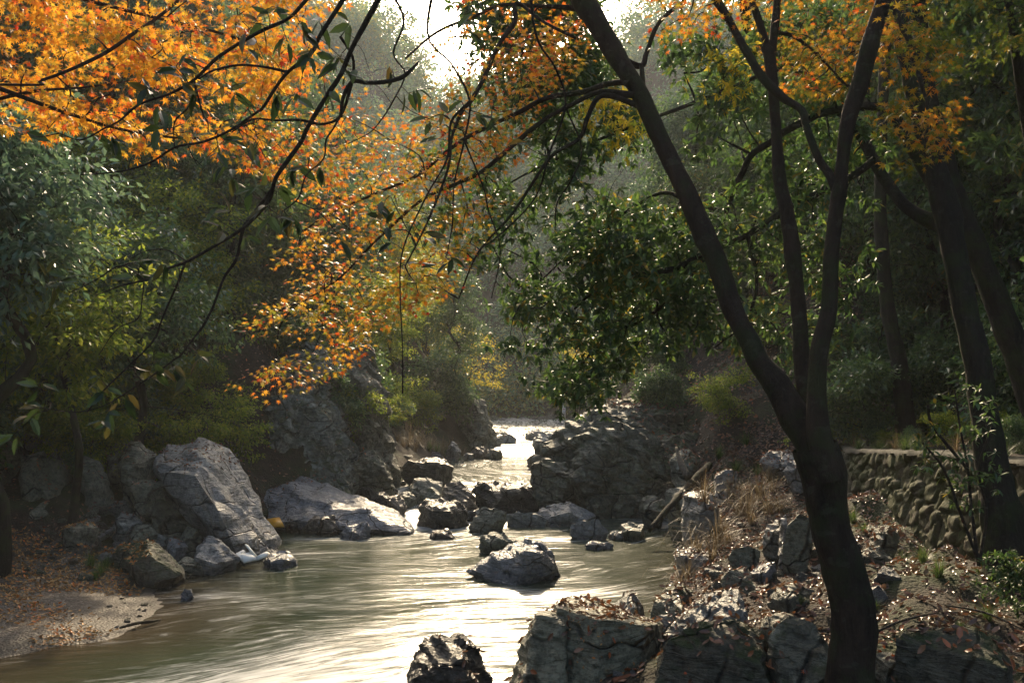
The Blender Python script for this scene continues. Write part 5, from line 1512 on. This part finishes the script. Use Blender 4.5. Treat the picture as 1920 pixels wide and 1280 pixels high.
brush(12, lambda r: (lambda y: (P(r.uniform(440, 700), 700, y)[0], y))(r.uniform(27.2, 30.5)), ['bush', 'lbush', 'gbush'], "shrub rooted along the top of the left cliffs", "shrubs on top of the left cliffs", 43, .7, 1.1)
# right hillside
stand(30, lambda r: (lambda y: (float(xr_of(y)) + r.uniform(6.5, 22), y))(r.uniform(25, 60)), ['ever', 'glos', 'blue', 'ever'], "on the right hillside beyond the cliff", "on the right hillside", .9, 1.4, 2.4, 4, -.1)
stand(16, lambda r: (lambda y: (float(xr_of(y)) + r.uniform(4.5, 10), y))(r.uniform(38, 64)), ['ever', 'blue', 'glos'], "far up the stream on the right side", "far up the right side", .7, 1.1, 2.0, 5, -.1)
stand(26, lambda r: (r.uniform(10, 22), r.uniform(12, 27)), ['ever', 'glos', 'ever'], "in the dark wood behind the stone wall", "behind the stone wall", .9, 1.4, 2.2, 6, -.05)
# far wood that reads as one mass
def far_wood():
    r = random.Random(5); cs = []; t = 0
    while len(cs) < 1150:
        y_ = (62 + 104 * r.random() ** .9) if len(cs) > 140 else r.uniform(66, 74)
        px = r.uniform(-150, 1750); x_ = (px - 960) * y_ / F
        if float(xl_of(y_)) - 1.5 < x_ < float(xr_of(y_)) + 1.5 and y_ < 67: continue
        cs.append((x_, y_, float(ground_raw(x_, y_))))
    P0, D0, N0, S0 = [], [], [], []
    for (x_, y_, z_) in cs:
        k = max(.75, y_ / 95); h = r.uniform(3.2, 6.0) * k * (.6 if y_ < 72 else 1); w = r.uniform(1.8, 3.0) * k
        for l in range(4):
            c = np.array([x_ + r.gauss(0, w * .4), y_ + r.gauss(0, w * .4), z_ + h * (r.uniform(.15, .85) if y_ > 74 else r.uniform(0, .8))]); n = 85
            v = rvec(n) * (rng.uniform(.55, 1.1, n) * w * .6)[:, None] * np.array([1, 1, .75])
            P0.append(c + v); D0.append(v + rng.normal(size=(n, 3)) * .8 + np.array([0, 0, -.4])); N0.append(v * .4 + np.array([0, 0, 1.]) + rng.normal(size=(n, 3)) * .5); S0.append(rng.uniform(.28, .55, n) * k)
    mbl = MB(); leaves(mbl, 'small', np.concatenate(P0), np.concatenate(D0), np.concatenate(N0), np.concatenate(S0))
    m = leaf_mat("leaf_far_wood", [(0.0, (0.06, 0.14, 0.08)), (0.5, (0.12, 0.24, 0.13)), (0.85, (0.19, 0.28, 0.10)), (1.0, (0.34, 0.32, 0.07))], 0.5, 0.4, 0.7, clump=0)
    nt = m.node_tree
    for nd in nt.nodes:      # stands of one colour, many metres across
        if nd.type == 'TEX_NOISE': nd.inputs["Scale"].default_value = .09
        if nd.type == 'MATH' and nd.operation == 'MULTIPLY': nd.inputs[1].default_value = 2.2
    o = obj("distant_wood", mbl.mesh("distant_wood"), m); tag(o, "hazy wood covering the far hills that close the valley", "wood", None, "stuff")
far_wood()

def tuft_mesh(n, h, spread, droop, seed, wid=.006):
    r = np.random.default_rng(seed); mb = MB(); k = 6
    a = r.uniform(0, 6.28, n); lean = r.uniform(.05, 1, n) * spread; H = h * r.uniform(.5, 1.15, n)
    d = np.stack([np.cos(a), np.sin(a)], 1)
    base = d * r.uniform(0, .12, n)[:, None] * h
    V = np.zeros((n, k, 2, 3))
    for i in range(k):
        t = i / (k - 1)
        out = lean * H * (t ** 1.7)
        z = H * (t - droop * r.uniform(.7, 1.2) * lean * t ** 3)
        c = np.concatenate([base + d * out[:, None], z[:, None]], 1)
        s = np.stack([-d[:, 1], d[:, 0], np.zeros(n)], 1) * (wid * (1 - t * .85))
        V[:, i, 0], V[:, i, 1] = c - s, c + s
    v = V.reshape(-1, 3)
    f = []
    for i in range(k - 1):
        b = np.arange(n) * k * 2 + i * 2
        f.append(np.stack([b, b + 1, b + 3, b + 2], 1))
    f = np.concatenate(f); mb.add(v, f.reshape(-1), [4] * len(f))
    return mb.mesh("grass_tuft")
TU = {'dry': [tuft_mesh(60, .75, 1.3, .8, s, .006) for s in (1, 2, 3)], 'green': [tuft_mesh(150, .45, 1.3, .7, s, .006) for s in (5, 6)]}
for m_ in TU['dry']: m_.materials.append(L_DRY)
for m_ in TU['green']: m_.materials.append(L_GRASS)
tuft_green, tuft_dry = TU['green'][0], TU['dry'][0]
# named single trees and shrubs -----------------------------------------
def at(px, py, Y): 
    q = P(px, py, Y); return q[0], q[1]
def single(kd, px, Y, s, label, name="broadleaf_tree", cat="tree", dz=0, i=0, tilt=(0, 0), sz=1.0):
    x_, y_ = at(px, 700, Y)
    return put_tree(PR[kd][i % len(PR[kd])], x_, y_, s, (hash_str(label) % 628) / 100, name, label, None, cat, tilt, float(ground(x_, y_)[0]) + dz, sz)
single('light', 130, 17.5, 1.0, "bright yellow-green tree lit from behind at the left edge above the outcrop", i=0, dz=-.2)
single('blue', 10, 15.5, .95, "blue-green tree pressed against the left edge of the view", i=1)
single('light', 300, 24, .9, "fine-leaved pale green tree over the brush left of the cliffs", i=1, dz=-.5)
single('glos', 430, 27, 1.0, "glossy tree glittering above the recess in the left cliffs", i=0)
single('ever', 250, 21, .8, "dark spreading evergreen behind the rubble heap", i=1)
single('ever', 620, 33, 1.0, "tall evergreen behind the dark fractured buttress", i=2)
single('light', 735, 38, .95, "green tree with yellowing tips over the grassy cove", i=0)
single('yellow', 880, 56, 1.1, "yellow-leaved tree leaning over the far bend of the stream", i=0)
single('yellow', 760, 62, 1.5, "tall pale yellow tree high under the sky gap", i=0, dz=2)
single('ever', 850, 50, .8, "vine-hung dark tree on top of the slanting rock bluff", i=0, dz=.4)
single('ever', 1230, 37, .8, "dark evergreen standing over the leafy slope just behind the massive dark cliff", i=0)
single('glos', 1330, 34, .8, "glossy evergreen at the head of the leafy right slope", i=1)
single('ever', 1420, 31, .75, "dense dark tree above the feathery shrubs of the right slope", i=2)
single('blue', 1180, 45, .8, "blue-green tree behind the hanging foliage by the far right bank", i=0)
brush(16, lambda r: (lambda y: (float(xr_of(y)) + r.uniform(1.6, 6), y))(r.uniform(27, 36)), ['bush', 'gbush', 'bush'], "low dark shrub among the leaves of the shaded right slope", "low shrubs on the right slope", 41, .4, .8)
single('yellow', 1085, 52, .7, "small orange-yellow tree beside the banner pole", i=0, dz=1.5)
for k, (px, Y, s, kd, lab) in enumerate([
    (30, 21.5, 1.3, 'lbush', "yellow-green bush drooping over the outcrop at the left edge"),
    (150, 20.5, 1.1, 'bush', "dark bush on the ledge above the leaning grey-green slab"),
    (330, 21.5, 1.0, 'lbush', "twiggy yellow-green bush on the crown of the leaning slab boulder"),
    (420, 23.5, 1.0, 'lbush', "brush with pale yellow leaf tips between the slab boulder and the cliffs"),
    (250, 22.0, 1.2, 'bush', "round bush above the sharp pale-edged block"),
    (560, 27.5, 1.1, 'bush', "bush growing on top of the lichened cliff"),
    (650, 29.5, 1.2, 'bush', "bush hanging from the top of the dark buttress"),
    (500, 28.0, 1.2, 'gbush', "glossy bush at the left shoulder of the lichened cliff"),
    (735, 36, 1.2, 'lbush', "green and gold bush hanging beside the buttress"),
    (820, 44, 1.7, 'bush', "trailing green vine bush hanging over the cove"),
    (775, 41, 1.2, 'lbush', "low scrub on the grassy cove slope"),
    (1370, 25, .8, 'lbush', "feathery pale green shrub at the foot of the right slope"),
    (1440, 27, .9, 'lbush', "second feathery shrub right of the first on the right slope"),
    (1120, 29.5, .9, 'bush', "dark shrub on top of the massive dark cliff"),
    (1250, 32, 1.2, 'bush', "low dark shrub high on the leafy right slope"),
    (1620, 19.5, 1.0, 'bush', "shrub beside the footpath near the arching trunk"),
    (1610, 23.0, 1.3, 'gbush', "grey-green glittering shrub between the maple stems and the dark trunk"),
    (1640, 26.0, 2.3, 'gbush', "tall glittering evergreen shrub right of the maple stems"),
    (1915, 9.4, .45, 'gbush', "leafy bush at the foot of the moss-edged trunk by the right edge"),
    (1560, 20.5, .8, 'lbush', "small mossy-green shrub at the far end of the stone wall"),
    (1905, 15.5, 1.1, 'bush', "dark bush behind the wall at the right edge")]):
    x_, y_ = at(px, 800, Y)
    put_tree(PR[kd][k % len(PR[kd])], x_, y_, s, k * 1.3, "shrub", lab, None, "shrub", (0, 0), float(ground(x_, y_)[0]) - .1)

for k in range(15):
    y_ = 8.6 + k * .85 + random.uniform(-.2, .2); x_ = float(wall_x(y_)) + random.uniform(-.02, .3)
    o = bpy.data.objects.new("fern_tuft", (tuft_green if k % 3 else tuft_dry)); C.objects.link(o)
    o.location = (x_, y_, float(wall_top(y_)) + .0); s_ = random.uniform(.5, .95); o.scale = (s_, s_, s_ * .8); o.rotation_euler = (0, 0, k)
    tag(o, "small grassy tuft rooted on the edge of the stone wall", "grass", "tufts on the stone wall")
for k in range(10):
    y_ = 9.5 + k * 1.1; x_ = float(wall_x(y_)) + random.uniform(.5, 1.2)
    put_tree(PR['bush' if k % 2 else 'lbush'][k % 2], x_, y_, random.uniform(.22, .42), k, "shrub", "small mossy-green plant spilling towards the edge of the stone wall", "plants along the wall top", "shrub", z=float(wall_top(y_)))
# slender sapling with broad pale-lit leaves in front of the wall
org = P(1835, 1060, 9.6)
sap = empty("sapling", "slender leafy sapling with sun-tipped leaves in front of the stone wall", "shrub", None, org)
mb = MB(); roots = []
for pa in ([(1835, 1060), (1822, 960), (1815, 880), (1800, 800), (1790, 730)], [(1835, 1060), (1850, 960), (1835, 880), (1860, 800)], [(1838, 1060), (1800, 960), (1770, 880), (1730, 830)], [(1815, 880), (1750, 800), (1740, 760)]):
    q = pts(pa, (9.6, 9.4)); tube(mb, [p - org for p in q], wr([7, 6, 5, 4, 3][:len(pa)], 9.5), 6, 4); roots += list(dense(q, 4))
obj("stem", mb.mesh("stem", True), B_TWIG, sap)
cs = poly_centers([(1700, 850), (1720, 780), (1760, 710), (1810, 700), (1860, 760), (1870, 840), (1880, 960), (1800, 960), (1740, 900)], (9.2, 9.9), 52, 41, .08)
ml, mt = MB(), MB(); dr = grow(mt, roots, cs, .006, .002, seed=2)
whorls(ml, cs - org, dr, 2, 5, .12, .085, .25)
for v in mt.v: v -= org
obj("crown", mesh2("crown", ml, mt, L_GLOSS, B_TWIG), None, sap)

# lone trunks of the dark wood on the right
def lone(label, path, ws, Y, seed, crown=None):
    org = P(path[0][0], path[0][1], Y); org[2] = float(ground(org[0], org[1])[0])
    e = empty("forest_tree", label, "tree", None, org)
    q = pts(path, Y); q = [np.array([q[0][0], q[0][1], org[2] - .5])] + q
    mb = MB(); tube(mb, [p - org for p in q], [ws[0] / 2 * Y / F * 1.3] + wr(ws, Y), 14, 6, .1, 3, seed)
    obj("trunk", mb.mesh("trunk", True), B_DARK, e)
    top = q[-1]; R = 2.2 if crown is None else crown
    cen = top + rvec(70) * (rng.random(70) ** .4)[:, None] * R * np.array([1, 1, .7]) + np.array([0, 0, R * .5])
    ml, mt = MB(), MB(); dr = grow(mt, dense(q[-3:], 5), cen, .03, .008, seed=seed, nseg=4)
    spray(ml, 'small', cen - org, dr, 60, .5, .6, .13, 1, .45, .6, .3, .35)
    for v in mt.v: v -= org
    obj("crown", mesh2("crown", ml, mt, L_EVER, B_DARK), None, e)
lone("leaning dark trunk just behind the moss-edged trunk", [(1975, 900), (1940, 760), (1890, 620), (1850, 520), (1815, 430), (1770, 300), (1735, 150), (1720, -40)], [60, 54, 48, 46, 42, 36, 32, 28], 13.5, 3)
lone("dark trunk with a knotty mossy foot between the maple and the moss-edged trunk", [(1700, 850), (1694, 760), (1682, 662), (1666, 587), (1655, 486), (1650, 380), (1655, 200), (1665, 0)], [44, 34, 30, 28, 25, 22, 20, 18], 19.5, 4)
lone("thin straight trunk left of the knotty-footed trunk, deep in shade", [(1640, 760), (1636, 600), (1630, 450), (1625, 300), (1622, 100), (1620, -40)], [20, 18, 17, 16, 14, 12], 25, 5)
lone("second thin trunk deep in shade nearer the maple", [(1606, 740), (1612, 600), (1614, 440), (1612, 250), (1606, 60), (1604, -40)], [16, 14, 13, 12, 11, 10], 27, 6)
lone("thin trunk near the right edge in the darkest wood", [(1890, 760), (1880, 600), (1885, 400), (1878, 200), (1880, 0)], [20, 18, 16, 14, 12], 21, 7)

# green maple leaves top right: a small tree behind the leaning trunks
org = P(1960, 900, 12.5); org[2] = float(ground(org[0], org[1])[0])
gm_ = empty("maple_tree", "still-green maple spreading its layered leaves in the top right corner", "tree", None, org)
q = [org + np.array([0, 0, -.4]), org + np.array([.1, -.3, 2.2]), P(1930, 250, 11.2), P(1900, 60, 10.2), P(1880, -60, 9.8)]
mb = MB(); tube(mb, [p - org for p in q], [.14, .11, .08, .05, .03], 10, 5, .1, 4, 1); obj("trunk", mb.mesh("trunk", True), B_DARK, gm_)
cs = poly_centers([(1700, 10), (1760, -30), (2000, -30), (2000, 60), (1900, 90), (1840, 140), (1790, 170), (1740, 130)], (8.8, 10.4), 48, 51, .1)
ml, mt = MB(), MB(); dr = grow(mt, dense(q, 5), cs, .012, .002, seed=4)
spray(ml, 'maple', cs - org, dr, 26, .26, .28, .048, 1, .35, .7, .2, .3)
for v in mt.v: v -= org
L_GMAP = leaf_mat("leaf_green_maple", [(0.0, (0.04, 0.08, 0.01)), (0.7, (0.12, 0.17, 0.02)), (1.0, (0.30, 0.20, 0.02))], 0.5, 0.45, 0.3)
obj("crown", mesh2("crown", ml, mt, L_GMAP, B_TWIG), None, gm_)

# ------------------------------------------------------------------ grasses
def tufts(kind, lst, label, group, name="grass_tuft"):
    for k, (px, py, Y, s) in enumerate(lst):
        x_, y_ = at(px, py, Y)
        h = drop(x_, y_, 5.0) if Y < 30 else None
        z_ = float(ground(x_, y_)[0]) if h is None else min(h[0].z, float(ground(x_, y_)[0]) + .8)
        o = bpy.data.objects.new(name, TU[kind][k % len(TU[kind])]); C.objects.link(o)
        o.location = (x_, y_, z_ - .03); o.scale = (s, s, s); o.rotation_euler = (0, 0, k * 1.1)
        tag(o, label, "grass", group)
tufts('dry', [(1320, 960, 17.0, 1), (1345, 1000, 15.8, 1.1), (1335, 1020, 15.4, .9), (1365, 990, 16.0, .8), (1400, 930, 17.5, 1), (1425, 910, 18, 1.1), (1385, 940, 17.6, .9), (1440, 940, 17.2, 1), (1460, 925, 17.5, .8), (1300, 1000, 16.4, .8), (1370, 910, 19, .9), (1410, 960, 16.8, .8), (1275, 1080, 14.4, .6), (1440, 880, 19.2, .8), (1400, 890, 19.4, .8), (1310, 1030, 15.5, .7), (1355, 975, 16.6, .9), (1410, 925, 17.8, .9), (1450, 900, 18.5, .8), (1290, 1060, 14.9, .8), (1300, 905, 19.5, .9)],
      "tuft of dry straw-coloured grass arching over the right bank rocks", "dry grass tufts on the right bank")
tufts('dry', [(770, 840, 37, 1.3), (785, 845, 37.5, 1.2), (800, 838, 39, 1.3), (815, 840, 40, 1.2), (830, 845, 41, 1.0), (790, 830, 41, 1.3), (760, 835, 38, 1.3), (806, 828, 43, 1.3)] + [(745 + 9 * i + (i * 37) % 7, 832, 34 + i * .7, .9 + .1 * (i % 4)) for i in range(14)],
      "tuft of reddish dry grass in the cove beyond the buttress", "dry grass tufts in the cove")
tufts('green', [(170, 1045, 16.6, .8), (190, 1055, 16.2, .7), (200, 1040, 16.8, .7), (180, 1060, 15.9, .6)], "low green grass tuft at the back of the gravel bar", "green tufts by the gravel bar")
tufts('green', [(820, 850, 39, 1.4), (840, 852, 40, 1.4), (805, 852, 38, 1.3), (860, 856, 40.5, 1)], "green grass tuft on the upper pool's shore", "green tufts by the upper pool")
tufts('green', [(1380, 850, 23, 1.1), (1400, 845, 24, 1.2), (1350, 845, 24, 1.0), (1420, 850, 22.5, .9), (1600, 840, 19.4, 1), (1640, 840, 18, 1), (1700, 850, 16, .9), (1660, 835, 19, 1)], "green grass tuft at the foot of the shaded slope", "green tufts under the right wood")
tufts('green', [(1690, 970, 12.6, .6), (1730, 1000, 11.8, .7), (1600, 960, 15.2, .7), (1620, 980, 14.4, .5), (1640, 1120, 10.2, .4), (1800, 1150, 8.8, .45), (1850, 1080, 9.4, .6), (1500, 1120, 10.6, .3), (1760, 1030, 10.6, .7)], "dark green tuft among leaves near the stone wall", "green tufts near the stone wall")

# ------------------------------------------------------------------ wood on the ground
def log(name, label, path, rad, mat, cat="log", seed=0, noise=.15, extra=()):
    p = [np.array(q) for q in path]; o0 = p[0].copy()
    mb = MB(); tube(mb, [q - o0 for q in p], rad, 12, 5, noise, 5, seed, 0, True)
    for e_, r_ in extra: tube(mb, [np.array(q) - o0 for q in e_], r_, 6, 4, .1, 5, seed, .01)
    o = obj(name, mb.mesh(name, True), mat, None, o0); tag(o, label, cat)
log("fallen_log", "brown fallen log sloping from the right slope down to the water", [P(1218, 993, 20.2), P(1260, 945, 21), P(1296, 905, 22), P(1330, 872, 23)], [.06, .075, .085, .09], B_DARK, seed=3)
log("driftwood_branch", "dark driftwood stick at the tip of the gravel bar", [P(225, 1176, 13.0), P(255, 1168, 13.2), P(285, 1164, 13.4), P(302, 1160, 13.6)], [.015, .025, .022, .012], B_DARK, "branch", 4)
log("driftwood_branch", "dry forked branch resting on the flat stone beside the slab boulder", [P(262, 940, 18.7), P(285, 922, 18.5), P(305, 912, 18.4), P(330, 909, 18.3)], [.02, .02, .015, .006], B_PALE, "branch", 5,
    extra=[([P(285, 922, 18.5), P(292, 935, 18.3), P(290, 950, 18.2)], [.01, .008, .004]), ([P(300, 914, 18.4), P(310, 925, 18.2), P(312, 940, 18.2)], [.01, .008, .004]), ([P(275, 930, 18.6), P(272, 945, 18.4)], [.01, .004])])
log("driftwood_branch", "smooth reddish driftwood pole between the foreground boulders", [P(1150, 1276, 9.3), P(1190, 1266, 9.4), P(1232, 1254, 9.5), P(1262, 1246, 9.6)], [.028, .034, .036, .03], bark_mat("bark_red", (.16, .06, .03), (.30, .12, .06), 0, 0), "branch", 6, .06)
log("fallen_branch", "bare grey stub leaning out of the slope behind the pale weathered rock", [P(1290, 895, 22), P(1276, 865, 22.4), P(1268, 838, 22.8)], [.10, .07, .03], B_PALE, "branch", 8)
for k, (a, b) in enumerate([((1770, 1090, 9.4), (1920, 1010, 8.6)), ((1600, 1180, 8.6), (1760, 1130, 8.9))]):
    q0, q1 = P(*a), P(*b); g0 = float(ground(q0[0], q0[1])[0]) + .05; q0[2] = g0; q1[2] = float(ground(q1[0], q1[1])[0]) + .2
    log("fallen_branch", ["thin bare branch slanting up to the right edge below the wall", "thin branch on the leaves right of the maple's trunk"][k], [q0, (q0 + q1) / 2 + np.array([0, 0, .05]), q1], [.008, .012, .005], B_TWIG, "branch", 9 + k)

# ------------------------------------------------------------------ man-made bits
def plain(name, col, rough=.5, spec=.5):
    m = NT(name); co = m.n("ShaderNodeTexCoord").outputs["Object"]; nz = m.noise(co, 9, 5, .7)
    c = m.mix(m.maprange(nz, .45, .8), tuple(col), tuple(x * .72 for x in col))
    return m.done(c, rough, m.bump(nz, .15, .01), spec)
def prism(mb, poly, d):
    """poly: 3D corner list of one face; d: thickness vector"""
    n = len(poly); v = [np.array(p, float) for p in poly] + [np.array(p, float) + d for p in poly]
    f = list(range(n)) + [2 * n - 1 - k for k in range(n)]; c = [n, n]
    for k in range(n):
        f += [k, n + k, n + (k + 1) % n, (k + 1) % n]; c.append(4)
    mb.add(v, f, c)
# banner on its pole
YB = 62.0
gz_ = float(ground(*at(1057, 790, YB))[0])
o0 = P(1055, 789, YB); o0[2] = min(o0[2], max(gz_, 1.9)) - .1
ban = empty("banner_pole", "tall white pole with a narrow white banner upstream by the stream", "banner", None, o0)
mb = MB(); tp = P(1057, 716, YB); bt = np.array([P(1055, 789, YB)[0], YB, o0[2] - .3])
tube(mb, [bt - o0, tp - o0], [.035, .03], 8, 1, cap=True); obj("pole", mb.mesh("pole", True), plain("pole_white", (.7, .7, .68)), ban)
a, b = P(1054.2, 764, YB - .05), P(1060.3, 786, YB - .05)
mb = MB(); prism(mb, [(a[0], a[1], a[2]), (b[0], a[1], a[2]), (b[0], a[1], b[2]), (a[0], a[1], b[2])], np.array([0, .012, 0]))
for v in mb.v: v -= o0
cl = obj("banner", mb.mesh("banner"), plain("banner_cloth", (.82, .82, .80), .8), ban)
W, H = b[0] - a[0], a[2] - b[2]
def strokes(items, cx, cz, s, y, mb):
    for (x0, z0, x1, z1) in items:
        prism(mb, [(cx + (x0 - .5) * s, y, cz + (.5 - z0) * s), (cx + (x1 - .5) * s, y, cz + (.5 - z0) * s), (cx + (x1 - .5) * s, y, cz + (.5 - z1) * s), (cx + (x0 - .5) * s, y, cz + (.5 - z1) * s)], np.array([0, -.006, 0]))
G1 = [(0, .05, 1, .2), (.1, .32, .9, .46), (.0, .58, .2, .95), (.38, .55, .62, 1), (.8, .58, 1, .95), (.42, .0, .58, .4)]
G2 = [(.1, .1, .9, .25), (.1, .1, .26, .95), (.26, .8, .95, .95), (.74, .45, .9, .95)]
G3 = [(.1, .05, .9, .18), (.1, .3, .9, .42), (.1, .05, .25, .6), (.75, .05, .9, .6), (0, .52, 1, .64), (.42, .0, .58, 1), (.15, .8, .85, .92)]
G4 = [(0, .08, 1, .2), (.42, 0, .58, 1), (.1, .32, .9, .44), (.15, .56, .85, .66), (.0, .78, .3, .92), (.7, .78, 1, .92), (.1, .32, .22, .7), (.78, .32, .9, .7)]
cx = (a[0] + b[0]) / 2 + W * .04
for gl, fr, mt_, nm in ((G1, .13, plain("ink_red", (.35, .03, .03)), "red_character"), (G2, .36, plain("ink_dark", (.03, .03, .035)), "character"), (G3, .58, plain("ink_dark", (.03, .03, .035)), "character"), (G4, .80, plain("ink_dark", (.05, .02, .03)), "character")):
    mb = MB(); strokes(gl, cx - o0[0], a[2] - H * fr - o0[2], W * .56, a[1] - .002 - o0[1], mb); obj(nm, mb.mesh(nm), mt_, cl)
# yellow panel
q = [P(500, 972, 22.6), P(524, 969, 22.7), P(533, 985, 22.1), (P(500, 986, 22.0))]
o0 = q[3].copy(); mb = MB(); prism(mb, [p - o0 for p in q], np.array([0, .06, -.05])); 
tag(obj("plastic_panel", mb.mesh("plastic_panel"), plain("plastic_yellow", (.75, .36, .02), .45), None, o0), "orange-yellow plastic panel washed up between the slab boulder and the low slab", "debris")
# broken polystyrene box
YS = 17.75
o0 = P(460, 1050, YS); foam_m = plain("polystyrene", (.78, .79, .74), .7)
bx = empty("foam_box", "broken white polystyrene box stranded at the foot of the slab boulder", "box", None, o0)
def pan(name, poly, d, par=bx, o=None):
    mb = MB(); prism(mb, [P(*p) - (o0 if o is None else o) for p in poly], np.array(d)); return obj(name, mb.mesh(name), foam_m, par)
pan("bottom", [(444, 1038, YS + .05), (457, 1052, YS - .12), (482, 1047, YS - .05), (470, 1034, YS + .25)], (0, .02, -.04))
pan("side", [(458, 1020, YS + .35), (462, 1022, YS + .3), (482, 1046, YS + .02), (478, 1046, YS + .05)], (.0, .12, -.01))
pan("side", [(442, 1038, YS), (457, 1030, YS + .18), (461, 1033, YS + .2), (457, 1052, YS - .12)], (-.03, .0, -.005))
o1 = P(492, 1046, YS)
mb = MB(); prism(mb, [P(481, 1042, YS) - o1, P(497, 1034, YS + .1) - o1, P(503, 1037, YS + .1) - o1, P(499, 1043, YS) - o1, P(482, 1050, YS - .1) - o1], np.array([0, .15, -.02]))
tag(obj("foam_fragment", mb.mesh("foam_fragment"), foam_m, None, o1), "broken-off white polystyrene piece beside the foam box", "debris")

# ------------------------------------------------------------------ valley air
hb = MB()
x0, x1, y0, y1, z0, z1 = -114, 114, -16, 188, -3.0, 84
v = [(x, y, z) for z in (z0, z1) for y in (y0, y1) for x in (x0, x1)]
hb.add(v, [0, 2, 3, 1, 4, 5, 7, 6, 0, 1, 5, 4, 2, 6, 7, 3, 0, 4, 6, 2, 1, 3, 7, 5], [4] * 6)
hm = NT("valley_air")
pv = hm.n("ShaderNodeVolumePrincipled")
pv.inputs["Color"].default_value = (.93, .95, .96, 1)
pv.inputs["Density"].default_value = HAZE
pv.inputs["Anisotropy"].default_value = 0.25
hm.l(pv.outputs[0], hm.out.inputs["Volume"])
h = obj("haze", hb.mesh("haze"), hm.m); tag(h, "pale backlit haze filling the valley", "haze", None, "stuff")
